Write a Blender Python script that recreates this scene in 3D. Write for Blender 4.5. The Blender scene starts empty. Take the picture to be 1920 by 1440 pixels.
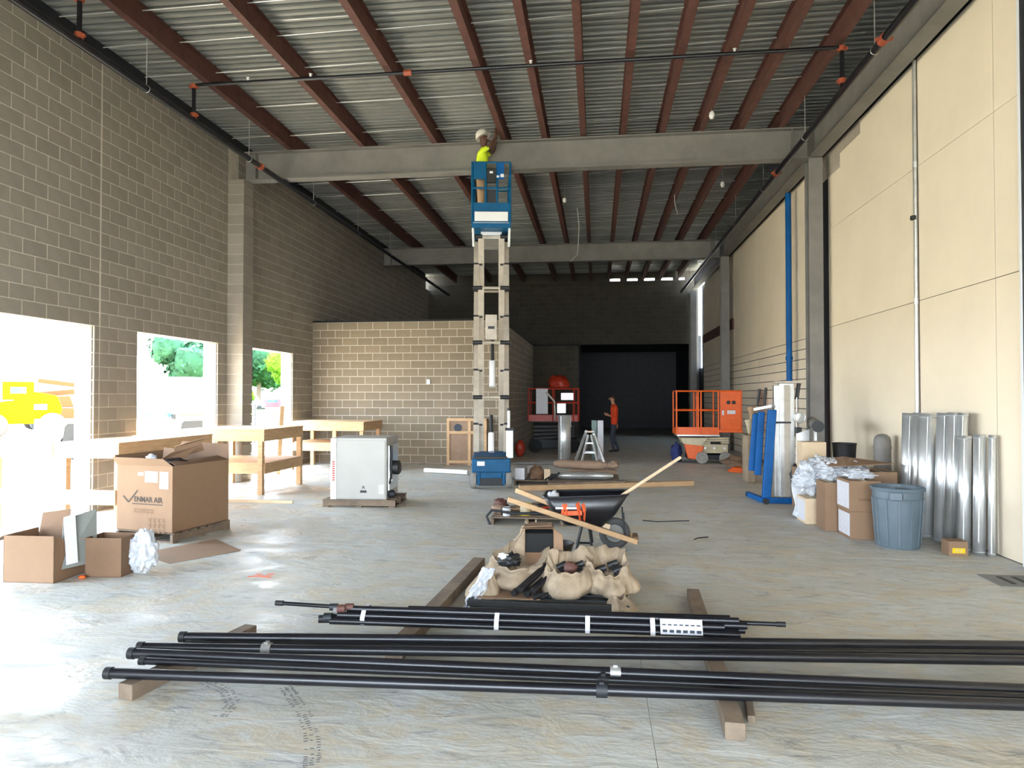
import bpy, bmesh, math, random
from mathutils import Vector, Matrix, noise as mnoise
PI = math.pi
sc = bpy.context.scene
C = sc.collection

# ------------------------------------------------------------------ camera, world, sun, exposure
cam_d = bpy.data.cameras.new('camera'); cam = bpy.data.objects.new('camera', cam_d); C.objects.link(cam)
cam_d.sensor_width = 36.0; cam_d.lens = 36.0*1300/1920; cam_d.clip_end = 800; cam_d.clip_start = 0.05
cam.location = (0, 0, 1.72)
cam.rotation_euler = (PI/2 + math.radians(1.006), 0, math.radians(7.0165))
sc.camera = cam
sc.view_settings.view_transform = 'Standard'; sc.view_settings.look = 'None'
sc.view_settings.gamma = 1.0; sc.view_settings.use_curve_mapping = False
sc.view_settings.exposure = 2.3
w = bpy.data.worlds.new('world'); sc.world = w; w.use_nodes = True
nt = w.node_tree; nt.nodes.clear()
wo = nt.nodes.new('ShaderNodeOutputWorld'); bg = nt.nodes.new('ShaderNodeBackground')
tc = nt.nodes.new('ShaderNodeTexCoord'); sp = nt.nodes.new('ShaderNodeSeparateXYZ'); rp = nt.nodes.new('ShaderNodeValToRGB')
rp.color_ramp.elements[0].position = 0.0; rp.color_ramp.elements[0].color = (0.84, 0.92, 1.0, 1)
rp.color_ramp.elements[1].position = 0.7; rp.color_ramp.elements[1].color = (0.55, 0.75, 1.0, 1)
nt.links.new(tc.outputs['Generated'], sp.inputs[0]); nt.links.new(sp.outputs['Z'], rp.inputs[0])
nt.links.new(rp.outputs[0], bg.inputs[0]); bg.inputs[1].default_value = 5.0
nt.links.new(bg.outputs[0], wo.inputs[0])
sun_d = bpy.data.lights.new('sun', 'SUN'); sun = bpy.data.objects.new('sun', sun_d); C.objects.link(sun)
sun_d.energy = 9; sun_d.angle = 0.02; sun_d.color = (1.0, 0.93, 0.80)
sun.rotation_euler = Vector((0.40, -0.75, -1.30)).to_track_quat('-Z', 'Y').to_euler()
sc.cycles.max_bounces = 10; sc.cycles.diffuse_bounces = 7; sc.cycles.glossy_bounces = 4
sc.cycles.sample_clamp_indirect = 6.0; sc.cycles.caustics_reflective = False; sc.cycles.caustics_refractive = False

def portal(x0, y, z, sx, sz, rot):      # tells the sampler where the daylight comes in; gives no light of its own
    d = bpy.data.lights.new('portal', 'AREA'); d.shape = 'RECTANGLE'; d.size = sx; d.size_y = sz
    d.cycles.is_portal = True
    o = bpy.data.objects.new('daylight_portal', d); C.objects.link(o); o.location = (x0, y, z); o.rotation_euler = rot
for ya, yb in ((3.65, 6.06), (7.05, 9.47), (10.45, 12.86), (13.86, 16.25)):
    portal(-7.75, (ya+yb)/2, 1.385, 2.77, yb-ya, (0, -PI/2, 0))
portal(-1.6, -6.52, 2.3, 10.6, 4.6, (PI/2, 0, 0))

# ------------------------------------------------------------------ helpers
def tag(o, label=None, cat=None, group=None, kind=None):
    if label: o['label'] = label
    if cat: o['category'] = cat
    if group: o['group'] = group
    if kind: o['kind'] = kind
    return o
def thing(name, label, cat, loc=(0, 0, 0), rotz=0, group=None):
    o = bpy.data.objects.new(name, None); C.objects.link(o); o.empty_display_size = 0.1
    o.location = loc; o.rotation_euler = (0, 0, rotz)
    return tag(o, label, cat, group)
def rootloc(p):
    while p.parent: p = p.parent
    return p
class MB:
    """collects shapes; with T given they are local to that matrix, else world"""
    def __init__(s, T=None): s.soft = False; s.v = []; s.f = []; s.m = []; s.T = T
    def add(s, vs, fs, mi=0):
        n = len(s.v); s.v += [Vector(v) for v in vs]; s.f += [[i+n for i in f] for f in fs]; s.m += [mi]*len(fs); return s
    def box(s, c, d, mi=0, R=None):
        hx, hy, hz = d[0]/2, d[1]/2, d[2]/2; c = Vector(c)
        vs = [Vector((x*hx, y*hy, z*hz)) for z in (-1, 1) for y in (-1, 1) for x in (-1, 1)]
        if R is not None:
            if isinstance(R, (int, float)): R = Matrix.Rotation(R, 3, 'Z')
            vs = [R @ v for v in vs]
        return s.add([v+c for v in vs], [(0, 2, 3, 1), (4, 5, 7, 6), (0, 1, 5, 4), (2, 6, 7, 3), (0, 4, 6, 2), (1, 3, 7, 5)], mi)
    def b(s, x0, x1, y0, y1, z0, z1, mi=0):
        return s.box(((x0+x1)/2, (y0+y1)/2, (z0+z1)/2), (x1-x0, y1-y0, z1-z0), mi)
    def bar(s, p, q, w, h, mi=0, up=(0, 0, 1)):
        p = Vector(p); q = Vector(q); d = (q-p); L = d.length; d.normalize(); up = Vector(up)
        a = d.cross(up)
        if a.length < 1e-3: a = d.cross(Vector((1, 0, 0)))
        a.normalize(); u = a.cross(d)
        R = Matrix((a, d, u)).transposed()
        return s.box((p+q)/2, (w, L, h), mi, R)
    def tube(s, pts, r, n=10, mi=0, cap=True):
        pts = [Vector(p) for p in pts]; rs = r if isinstance(r, (list, tuple)) else [r]*len(pts)
        vs = []; prev = None
        for i, p in enumerate(pts):
            if i == 0: t = pts[1]-p
            elif i == len(pts)-1: t = p-pts[i-1]
            else: t = (pts[i+1]-p).normalized()+(p-pts[i-1]).normalized()
            t.normalize()
            if prev is None:
                a = t.orthogonal().normalized()
            else:
                a = prev-t*prev.dot(t)
                a = a.normalized() if a.length > 1e-6 else t.orthogonal().normalized()
            prev = a; bb = t.cross(a)
            for k in range(n):
                an = 2*PI*k/n; vs.append(p+(a*math.cos(an)+bb*math.sin(an))*rs[i])
        fs = []
        for i in range(len(pts)-1):
            for k in range(n):
                fs.append((i*n+k, i*n+(k+1) % n, (i+1)*n+(k+1) % n, (i+1)*n+k))
        if cap: fs.append(tuple(reversed(range(n)))); fs.append(tuple(range((len(pts)-1)*n, len(pts)*n)))
        return s.add(vs, fs, mi)
    def lathe(s, prof, c=(0, 0, 0), n=20, mi=0, axis='Z', cap=True, wob=None):
        c = Vector(c); vs = []
        for j, (r, z) in enumerate(prof):
            for k in range(n):
                an = 2*PI*k/n; rr = r*(1 if wob is None else wob(an, j))
                v = Vector((rr*math.cos(an), rr*math.sin(an), z))
                if axis == 'X': v = Vector((v.z, v.x, v.y))
                if axis == 'Y': v = Vector((v.y, v.z, v.x))
                vs.append(v+c)
        fs = [(j*n+k, j*n+(k+1) % n, (j+1)*n+(k+1) % n, (j+1)*n+k) for j in range(len(prof)-1) for k in range(n)]
        if cap: fs.append(tuple(reversed(range(n)))); fs.append(tuple(range((len(prof)-1)*n, len(prof)*n)))
        return s.add(vs, fs, mi)
    def ring(s, c, R, r, axis='Z', n=24, m=8, mi=0):
        c = Vector(c); vs = []
        for i in range(n):
            a = 2*PI*i/n
            for k in range(m):
                t = 2*PI*k/m; rr = R+r*math.cos(t); v = Vector((rr*math.cos(a), rr*math.sin(a), r*math.sin(t)))
                if axis == 'X': v = Vector((v.z, v.x, v.y))
                if axis == 'Y': v = Vector((v.y, v.z, v.x))
                vs.append(v+c)
        fs = [(i*m+k, ((i+1) % n)*m+k, ((i+1) % n)*m+(k+1) % m, i*m+(k+1) % m) for i in range(n) for k in range(m)]
        return s.add(vs, fs, mi)
    def prism(s, poly, h, fn, mi=0):
        """poly of 2-D points extruded from 0 to h; fn maps (a, b, t) to a point"""
        n = len(poly); vs = [fn(a, b, 0) for a, b in poly]+[fn(a, b, h) for a, b in poly]
        fs = [tuple(reversed(range(n))), tuple(range(n, 2*n))]+[(i, (i+1) % n, n+(i+1) % n, n+i) for i in range(n)]
        return s.add(vs, fs, mi)
    def sheet(s, grid, th=0, mi=0):
        """grid[i][j] of points"""
        a = len(grid); b_ = len(grid[0]); vs = [p for row in grid for p in row]
        fs = [(i*b_+j, i*b_+j+1, (i+1)*b_+j+1, (i+1)*b_+j) for i in range(a-1) for j in range(b_-1)]
        return s.add(vs, fs, mi)
    def blob(s, c, rad, amp=0.15, freq=2.0, seed=0, nu=22, nv=14, mi=0, sq=1.0, flat=None):
        c = Vector(c); vs = []; s.soft = True
        for j in range(nv+1):
            ph = -PI/2+PI*j/nv
            for i in range(nu):
                th = 2*PI*i/nu
                d = Vector((math.cos(ph)*math.cos(th), math.cos(ph)*math.sin(th), math.sin(ph)))
                e = Vector([math.copysign(abs(q)**sq, q) for q in d])
                k = 1+amp*mnoise.noise(d*freq+Vector((seed*7.1, seed*3.3, seed)))*2+amp*.5*mnoise.noise(d*freq*2.7+Vector((seed, 0, 9)))*2
                p = Vector((e.x*rad[0], e.y*rad[1], e.z*rad[2]))*k
                if flat is not None and p.z < flat: p.z = flat
                vs.append(p+c)
        fs = [(j*nu+i, j*nu+(i+1) % nu, (j+1)*nu+(i+1) % nu, (j+1)*nu+i) for j in range(nv) for i in range(nu)]
        return s.add(vs, fs, mi)
    def build(s, name, mats, parent=None, smooth=False, bevel=0, loc=None, label=None, cat=None, group=None, kind=None, solid=0, merge=False):
        if not isinstance(mats, (list, tuple)): mats = [mats]
        me = bpy.data.meshes.new(name)
        vs = s.v if s.T is None else [s.T @ v for v in s.v]
        off = Vector((0, 0, 0)); o = bpy.data.objects.new(name, me)
        if parent is not None:
            r = rootloc(parent)
            Ri = Matrix.LocRotScale(r.location, r.rotation_euler, None).inverted() if s.T is None or r.rotation_euler.z == 0 else None
            if s.T is None or r.rotation_euler.z == 0: vs = [Ri @ v for v in vs]
            o.parent = parent
        elif loc is not None:
            vs = [v-Vector(loc) for v in vs]; o.location = loc
        elif len(vs):
            xs = [v.x for v in vs]; ys = [v.y for v in vs]; zs = [v.z for v in vs]
            L = Vector(((min(xs)+max(xs))/2, (min(ys)+max(ys))/2, min(zs))); vs = [v-L for v in vs]; o.location = L
        me.from_pydata([tuple(v) for v in vs], [], s.f)
        for m in mats: me.materials.append(m)
        if len(mats) > 1: me.polygons.foreach_set('material_index', s.m)
        if smooth: me.shade_smooth()
        if merge or smooth:
            bm = bmesh.new(); bm.from_mesh(me)
            if merge: bmesh.ops.remove_doubles(bm, verts=bm.verts, dist=1e-5)
            bmesh.ops.recalc_face_normals(bm, faces=bm.faces)
            if smooth and not s.soft:
                for e in bm.edges:
                    if len(e.link_faces) == 2 and e.calc_face_angle(0) > 0.75: e.smooth = False
            bm.to_mesh(me); bm.free()
        else: me.validate()
        C.objects.link(o)
        if solid:
            md = o.modifiers.new('solid', 'SOLIDIFY'); md.thickness = solid; md.offset = 0
        if bevel:
            md = o.modifiers.new('bevel', 'BEVEL'); md.width = bevel; md.segments = 2; md.limit_method = 'ANGLE'; md.angle_limit = 0.6
        return tag(o, label, cat, group, kind)

def text_mesh(txt, size, T, name, m, parent, sx=1.0, bold=0.0, label=None):
    cu = bpy.data.curves.new('t', 'FONT'); cu.body = txt; cu.size = size; cu.extrude = 0.0008; cu.offset = bold
    cu.align_x = 'CENTER'; cu.align_y = 'CENTER'
    to = bpy.data.objects.new('t', cu); C.objects.link(to)
    bpy.context.view_layer.update()
    me = bpy.data.meshes.new_from_object(to.evaluated_get(bpy.context.evaluated_depsgraph_get()))
    bpy.data.objects.remove(to)
    mb = MB(); mb.add([T @ Vector((v.co.x*sx, v.co.y, v.co.z)) for v in me.vertices], [list(p.vertices) for p in me.polygons])
    o = mb.build(name, m, parent)
    return o

# ------------------------------------------------------------------ materials
def rgb(r, g, b):
    f = lambda c: (c/255/12.92) if c/255 <= 0.04045 else ((c/255+0.055)/1.055)**2.4
    return (f(r), f(g), f(b))
def mat(name, col, rough=0.6, metal=0.0, ns=None, na=0.15, bump=None, stretch=(1, 1, 1), col2=None, rnd=0.0, isl=0.0, coat=0, trans=0, alpha=1, spec=0.5, rvar=0.0):
    """ns: noise scale, na: its strength on the colour, bump: (scale, strength)"""
    m = bpy.data.materials.new(name); m.use_nodes = True; t = m.node_tree; B = t.nodes['Principled BSDF']
    B.inputs['Roughness'].default_value = rough; B.inputs['Metallic'].default_value = metal
    B.inputs['Specular IOR Level'].default_value = spec
    if coat: B.inputs['Coat Weight'].default_value = coat
    if trans: B.inputs['Transmission Weight'].default_value = trans
    B.inputs['Alpha'].default_value = alpha
    tc = t.nodes.new('ShaderNodeTexCoord'); mp = t.nodes.new('ShaderNodeMapping'); mp.inputs['Scale'].default_value = stretch
    t.links.new(tc.outputs['Object'], mp.inputs[0])
    col2 = col2 or tuple(c*(1-na*2) for c in col)
    src = None
    if ns:
        n = t.nodes.new('ShaderNodeTexNoise'); n.inputs['Scale'].default_value = ns; n.inputs['Detail'].default_value = 5
        n.inputs['Roughness'].default_value = 0.6
        t.links.new(mp.outputs[0], n.inputs['Vector'])
        r = t.nodes.new('ShaderNodeValToRGB'); r.color_ramp.elements[0].position = 0.32; r.color_ramp.elements[1].position = 0.68
        r.color_ramp.elements[0].color = (*col2, 1); r.color_ramp.elements[1].color = (*col, 1)
        t.links.new(n.outputs['Fac'], r.inputs[0]); src = r.outputs[0]
        if rvar:
            mr = t.nodes.new('ShaderNodeMapRange'); mr.inputs['To Min'].default_value = rough-rvar; mr.inputs['To Max'].default_value = rough+rvar
            t.links.new(n.outputs['Fac'], mr.inputs[0]); t.links.new(mr.outputs[0], B.inputs['Roughness'])
    if rnd or isl:
        hv = t.nodes.new('ShaderNodeHueSaturation')
        if src: t.links.new(src, hv.inputs['Color'])
        else: hv.inputs['Color'].default_value = (*col, 1)
        oi = t.nodes.new('ShaderNodeObjectInfo'); ge = t.nodes.new('ShaderNodeNewGeometry')
        ad = t.nodes.new('ShaderNodeMath'); ad.operation = 'ADD'; fr = t.nodes.new('ShaderNodeMath'); fr.operation = 'FRACT'
        t.links.new(oi.outputs['Random'], ad.inputs[0]); t.links.new(ge.outputs['Random Per Island'], ad.inputs[1]); t.links.new(ad.outputs[0], fr.inputs[0])
        mr = t.nodes.new('ShaderNodeMapRange'); v = max(rnd, isl); mr.inputs['To Min'].default_value = 1-v; mr.inputs['To Max'].default_value = 1+v
        t.links.new(fr.outputs[0], mr.inputs[0]); t.links.new(mr.outputs[0], hv.inputs['Value']); src = hv.outputs[0]
    if src: t.links.new(src, B.inputs['Base Color'])
    else: B.inputs['Base Color'].default_value = (*col, 1)
    if bump:
        n2 = t.nodes.new('ShaderNodeTexNoise'); n2.inputs['Scale'].default_value = bump[0]; n2.inputs['Detail'].default_value = 4
        t.links.new(mp.outputs[0], n2.inputs['Vector'])
        bp = t.nodes.new('ShaderNodeBump'); bp.inputs['Strength'].default_value = bump[1]; bp.inputs['Distance'].default_value = 0.02
        t.links.new(n2.outputs['Fac'], bp.inputs['Height']); t.links.new(bp.outputs[0], B.inputs['Normal'])
    return m
M = dict(
    shadedblock=mat('shadedblock', (0.085, 0.075, 0.06), 0.95, ns=3, na=0.1, rnd=0.1, isl=0.1, spec=0.2),  # block colour darkened to paint in the shade of the far end
    foam=mat('foam', (0.20, 0.21, 0.19), 0.8, ns=9, na=0.06),
    block=mat('block', (0.315, 0.28, 0.235), 0.95, ns=3, na=0.07, bump=(90, 0.25), rnd=0.08, isl=0.08, spec=0.2),
    tanblock=mat('tanblock', (0.255, 0.207, 0.148), 0.95, ns=3, na=0.07, bump=(90, 0.25), rnd=0.10, isl=0.10, spec=0.2),
    shadedmortar=mat('shadedmortar', (0.10, 0.09, 0.075), 0.95),  # mortar darkened likewise, far-end shade put into its colour
    mortar=mat('mortar', (0.68, 0.61, 0.52), 0.95, ns=6, na=0.1, spec=0.2),
    panel=mat('panel', (0.90, 0.785, 0.61), 0.8, ns=0.6, na=0.05, rnd=0.02, bump=(40, 0.05), spec=0.3),
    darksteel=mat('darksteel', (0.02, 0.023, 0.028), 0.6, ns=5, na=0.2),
    greysteel=mat('greysteel', (0.22, 0.21, 0.195), 0.6, ns=2.5, na=0.12),
    redsteel=mat('redsteel', (0.125, 0.048, 0.036), 0.65, ns=6, na=0.2),
    deck=mat('deck', (0.29, 0.29, 0.265), 0.5, metal=0.35, ns=1.2, na=0.12),
    galv=mat('galv', (0.82, 0.84, 0.84), 0.36, metal=0.75, ns=4, na=0.06, rvar=0.06),
    alu=mat('alu', (0.62, 0.62, 0.60), 0.4, metal=0.7, ns=8, na=0.1),
    blackpipe=mat('blackpipe', (0.012, 0.012, 0.016), 0.32, ns=7, na=0.3, stretch=(0.3, 4, 4), rvar=0.1),
    black=mat('black', (0.012, 0.012, 0.013), 0.55),
    rubber=mat('rubber', (0.02, 0.02, 0.02), 0.85),
    greyrubber=mat('greyrubber', (0.33, 0.31, 0.28), 0.85, ns=12, na=0.15),
    orangeclamp=mat('orangeclamp', (0.33, 0.07, 0.03), 0.5),
    white=mat('white', (0.8, 0.8, 0.8), 0.5),
    offwhite=mat('offwhite', (0.42, 0.41, 0.38), 0.45, ns=3, na=0.04),
    wood=mat('wood', (0.62, 0.41, 0.23), 0.75, ns=5, na=0.14, stretch=(1, 1, 6), rnd=0.07, isl=0.07, col2=(0.50, 0.31, 0.16)),
    woodgrey=mat('woodgrey', (0.23, 0.17, 0.12), 0.85, ns=6, na=0.2, rnd=0.12, isl=0.12),
    woodpale=mat('woodpale', (0.72, 0.55, 0.36), 0.6, ns=5, na=0.08),
    card=mat('card', (0.28, 0.17, 0.10), 0.85, ns=3, na=0.06, rnd=0.05),
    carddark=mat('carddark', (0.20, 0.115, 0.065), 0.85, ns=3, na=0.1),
    ink=mat('ink', (0.03, 0.02, 0.015), 0.7),
    inkbrown=mat('inkbrown', (0.20, 0.115, 0.065), 0.8),
    paper=mat('paper', (0.68, 0.68, 0.72), 0.7, ns=30, na=0.08),
    plastic=mat('plastic', (0.80, 0.83, 0.88), 0.25, ns=8, na=0.08, alpha=0.6),
    burlap=mat('burlap', (0.43, 0.33, 0.225), 0.95, ns=7, na=0.16, bump=(160, 0.5), rnd=0.06),
    brownpaper=mat('brownpaper', (0.33, 0.22, 0.15), 0.9, ns=5, na=0.12, bump=(14, 0.4)),
    blue=mat('blue', (0.0, 0.10, 0.24), 0.5, ns=6, na=0.12, spec=0.25),
    brightblue=mat('brightblue', (0.0, 0.10, 0.34), 0.5, ns=6, na=0.12, spec=0.25),
    orange=mat('orange', (0.80, 0.12, 0.01), 0.45, ns=6, na=0.08),
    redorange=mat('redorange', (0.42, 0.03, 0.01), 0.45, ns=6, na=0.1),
    cream=mat('cream', (0.58, 0.50, 0.33), 0.5, ns=6, na=0.12),
    arm=mat('arm', (0.50, 0.44, 0.36), 0.5, ns=6, na=0.12),
    bin=mat('bin', (0.115, 0.155, 0.185), 0.5, ns=5, na=0.08),
    skin=mat('skin', (0.42, 0.20, 0.12), 0.6),
    skindark=mat('skindark', (0.10, 0.045, 0.028), 0.6),
    hivis=mat('hivis', (0.62, 0.78, 0.02), 0.8),
    tee=mat('tee', (0.72, 0.06, 0.01), 0.85, ns=6, na=0.1),
    denim=mat('denim', (0.05, 0.06, 0.08), 0.9),
    khaki=mat('khaki', (0.40, 0.26, 0.15), 0.9),
    hair=mat('hair', (0.02, 0.012, 0.008), 0.8),
    hatwhite=mat('hatwhite', (0.78, 0.74, 0.66), 0.4),
    machineyellow=mat('machineyellow', (0.55, 0.40, 0.002), 0.9, spec=0.05),
    machinered=mat('machinered', (0.32, 0.05, 0.02), 0.9, spec=0.05),
    yellow=mat('yellow', (0.75, 0.52, 0.01), 0.45),
    glass=mat('glass', (0.05, 0.10, 0.12), 0.08),
    leaf=mat('leaf', (0.03, 0.085, 0.04), 0.9, ns=0.5, na=0.2, isl=0.35, spec=0.1),
    leaflight=mat('leaflight', (0.08, 0.16, 0.01), 0.9, isl=0.3, spec=0.1),
    bark=mat('bark', (0.10, 0.07, 0.05), 0.9),
    dirt=mat('dirt', (0.62, 0.53, 0.38), 0.95, ns=0.8, na=0.1, bump=(8, 0.4)),
    grass=mat('grass', (0.14, 0.24, 0.03), 0.95, ns=2, na=0.2),
    teal=mat('teal', (0.10, 0.30, 0.36), 0.5),
    roofblack=mat('roofblack', (0.012, 0.012, 0.012), 0.9),
)

def concrete():
    m = bpy.data.materials.new('concrete'); m.use_nodes = True; t = m.node_tree; B = t.nodes['Principled BSDF']; N = t.nodes.new; L = t.links.new
    tc = N('ShaderNodeTexCoord'); ge = N('ShaderNodeNewGeometry')
    def noise(s, d=5, r=0.6, st=(1, 1, 1), off=(0, 0, 0), dist=0):
        mp = N('ShaderNodeMapping'); mp.inputs['Scale'].default_value = st; mp.inputs['Location'].default_value = off
        L(ge.outputs['Position'], mp.inputs[0]); n = N('ShaderNodeTexNoise'); n.inputs['Scale'].default_value = s; n.inputs['Detail'].default_value = d
        n.inputs['Roughness'].default_value = r; n.inputs['Distortion'].default_value = dist; L(mp.outputs[0], n.inputs['Vector']); return n.outputs['Fac']
    def ramp(src, a, b, ca, cb):
        r = N('ShaderNodeValToRGB'); r.color_ramp.elements[0].position = a; r.color_ramp.elements[1].position = b
        r.color_ramp.elements[0].color = (*ca, 1); r.color_ramp.elements[1].color = (*cb, 1); L(src, r.inputs[0]); return r.outputs[0]
    def mix(f, a, b, mode='MIX'):
        x = N('ShaderNodeMix'); x.data_type = 'RGBA'; x.blend_type = mode
        if isinstance(f, float): x.inputs[0].default_value = f
        else: L(f, x.inputs[0])
        L(a, x.inputs[6])
        if isinstance(b, tuple): x.inputs[7].default_value = (*b, 1)
        else: L(b, x.inputs[7])
        return x.outputs[2]
    base = ramp(noise(0.8, 6, 0.65, dist=0.6), 0.35, 0.65, (0.50, 0.485, 0.42), (0.59, 0.60, 0.58))
    warm = ramp(noise(1.7, 5, 0.7, (1, 1.6, 1), (3, 7, 0), 1.2), 0.48, 0.62, (0, 0, 0), (1, 1, 1))
    c = mix(warm, base, (0.56, 0.50, 0.39))
    # trowel smears and scuffs
    sm = ramp(noise(4, 7, 0.78, (0.5, 1.6, 1), (1, 2, 0), 2.0), 0.54, 0.67, (0, 0, 0), (0.72, 0.72, 0.72))
    c = mix(sm, c, (0.19, 0.20, 0.21))
    fine = ramp(noise(22, 5, 0.7, (1, 1.5, 1), (9, 1, 0), 1.0), 0.60, 0.74, (0, 0, 0), (0.3, 0.3, 0.3))
    c = mix(fine, c, (0.24, 0.23, 0.21))
    L(c, B.inputs['Base Color'])
    # polished, damp patches: glossier towards the window side
    px = N('ShaderNodeSeparateXYZ'); L(ge.outputs['Position'], px.inputs[0])
    mr = N('ShaderNodeMapRange'); mr.inputs['From Min'].default_value = -0.5; mr.inputs['From Max'].default_value = -3.2; mr.inputs['To Min'].default_value = 0.0; mr.inputs['To Max'].default_value = 0.16
    L(px.outputs['X'], mr.inputs[0])
    rr = N('ShaderNodeMapRange'); rr.inputs['From Min'].default_value = 0.38; rr.inputs['From Max'].default_value = 0.62; rr.inputs['To Min'].default_value = 0.42; rr.inputs['To Max'].default_value = 0.80
    L(noise(1.3, 5, 0.6, (1, 1.3, 1), (5, 5, 0), 0.8), rr.inputs[0])
    su = N('ShaderNodeMath'); su.operation = 'SUBTRACT'; su.use_clamp = True; L(rr.outputs[0], su.inputs[0]); L(mr.outputs[0], su.inputs[1])
    mx = N('ShaderNodeMath'); mx.operation = 'MAXIMUM'; L(su.outputs[0], mx.inputs[0]); mx.inputs[1].default_value = 0.26
    L(mx.outputs[0], B.inputs['Roughness'])
    ad = N('ShaderNodeMath'); ad.operation = 'ADD'; L(noise(3.2, 4, 0.6, (0.8, 1.5, 1), (0, 3, 0), 1.0), ad.inputs[0])
    ml = N('ShaderNodeMath'); ml.operation = 'MULTIPLY'; L(noise(16, 3, 0.6, (1, 2, 1)), ml.inputs[0]); ml.inputs[1].default_value = 0.25; L(ml.outputs[0], ad.inputs[1])
    bp = N('ShaderNodeBump'); bp.inputs['Strength'].default_value = 0.35; bp.inputs['Distance'].default_value = 0.03
    L(ad.outputs[0], bp.inputs['Height']); L(bp.outputs[0], B.inputs['Normal'])
    return m
M['concrete'] = concrete()
rnd = random.Random(7)
CAMP = Vector((0, 0, 1.72))
# ================================================================== THE SETTING
XL, XR, YF, YB = -7.43, 4.3, -6.0, 30.0
ZD = 7.04
# floor: sawn slabs as parts
fl = tag(thing('floor', None, None, (0, 0, 0)), kind='structure')
MB().b(-7.75, 4.7, -6.4, 38.2, -0.30, -0.006).build('slab_bed', M['darksteel'], fl)
xs = [-7.75, -4.28, 0.275, 4.7]; ys = [-6.4, -1.4, 3.2, 7.8, 12.4, 17.0, 21.6, 26.2, 31.0, 38.2]
for i in range(3):
    for j in range(9):
        g = 0.0015
        MB().b(xs[i]+g, xs[i+1]-g, ys[j]+g, ys[j+1]-g, -0.15, 0).build('slab', M['concrete'], fl)
tag(MB().b(-160, 60, -60, 220, -0.4, -0.16).build('ground', M['dirt'], loc=(0, 0, -0.16)), kind='structure')
tag(MB().b(-120, -30, 62, 130, -0.16, -0.05).build('lawn', M['grass'], loc=(0, 0, -0.1)), kind='structure')

for pts in ([(-1.83, 3.93), (-1.74, 3.82), (-1.60, 3.65), (-1.47, 3.45), (-1.36, 3.22), (-1.30, 3.05)], [(-2.35, 3.95), (-2.15, 3.84), (-2.02, 3.68), (-2.01, 3.52)]):
    mb = MB()
    for (xa, ya_), (xb, yb_) in zip(pts[:-1], pts[1:]):
        for q in range(9):
            f = q/9; u = Vector((yb_-ya_, xa-xb, 0)).normalized()
            for s in range(3):
                if rnd.random() < 0.7: mb.box((xa+(xb-xa)*f+u.x*(s-1)*0.03+rnd.uniform(-.004, .004), ya_+(yb_-ya_)*f+u.y*(s-1)*0.03, 0.0004), (0.024*rnd.uniform(.5, 1), 0.010, 0.0006), R=math.atan2(u.y, u.x)+rnd.uniform(-.3, .3))
    tag(mb.build('tyre_mark', M['greysteel'], fl), kind='stuff')
# left wall with its openings
wl = tag(thing('wall_left', None, None, (0, 0, 0)), kind='structure')
OP = [(3.65, 6.06), (7.05, 9.47), (10.45, 12.86), (13.86, 16.25)]
ZO = 2.77; TH = 0.30; CH = 0.2028; REC = 0.004
core = MB(); y = -6.3
for a, b_ in OP:
    core.b(XL-TH, XL-REC, y, a, 0, ZO); y = b_
core.b(XL-TH, XL-REC, y, 29.55, 0, ZO); core.b(XL-TH, XL-REC, -6.3, 29.55, ZO, 6.84)
core.b(XL-TH, XL-REC, 29.55, 30.3, 0, 6.4)
core.build('mortar_bed', M['mortar'], wl)
def course_segments(z0, z1, ya, yb, holes, off, step=0.4064, cuts=()):
    """block edges along one course, cut at openings"""
    iv = [(ya, yb)]
    if True:
        for a, b_ in holes:
            nv = []
            for p, q in iv:
                if b_ <= p or a >= q: nv.append((p, q)); continue
                if a > p: nv.append((p, a))
                if b_ < q: nv.append((b_, q))
            iv = nv
    out = []
    for p, q in iv:
        for c_ in [None]:
            e = [p]; k = math.ceil((p-off)/step+1e-6)
            while off+k*step < q-1e-6:
                v = off+k*step
                if v-e[-1] > 0.09: e.append(v)
                k += 1
            if q-e[-1] < 0.09 and len(e) > 1: e.pop()
            e.append(q)
            out += list(zip(e[:-1], e[1:]))
    return out
blk_cache = {}
def block_obj(axis, L, H, parent, c, T=0.03, bm='block'):
    key = (bm, axis, round(L, 2), round(H, 3))
    if key not in blk_cache:
        me = bpy.data.meshes.new('block'); hx, hy = (T/2, L/2) if axis == 'Y' else (L/2, T/2); hz = H/2
        vs = [(x*hx, y_*hy, z*hz) for z in (-1, 1) for y_ in (-1, 1) for x in (-1, 1)]
        me.from_pydata(vs, [], [(0, 2, 3, 1), (4, 5, 7, 6), (0, 1, 5, 4), (2, 6, 7, 3), (0, 4, 6, 2), (1, 3, 7, 5)])
        me.materials.append(M[bm]); blk_cache[key] = me
    o = bpy.data.objects.new('block', blk_cache[key]); C.objects.link(o); o.parent = parent; o.location = c
    return o
def lay(cands, parent, limit=300, bm='block'):
    """cands: (axis, L, H, centre); the nearest become single parts, the rest one stuff part"""
    vis = [c for c in cands if c[3][1] > 7.9]
    vis.sort(key=lambda c: (Vector(c[3])-CAMP).length)
    one = set(id(c) for c in vis[:limit]); rest = MB()
    for c in cands:
        ax, L, H, p = c
        if id(c) in one: block_obj(ax, L, H, parent, p, bm=bm)
        else: rest.box(p, (0.03, L, H) if ax == 'Y' else (L, 0.03, H))
    if rest.v: tag(rest.build('block', M[bm], parent), kind='stuff')
J = 0.013
cands = []
z0 = 2.77-14*CH; n = -1
z = z0
zs = []
while z < 6.75:
    zs.append((max(z, 0), min(z+CH, 6.84))); z += CH
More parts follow.
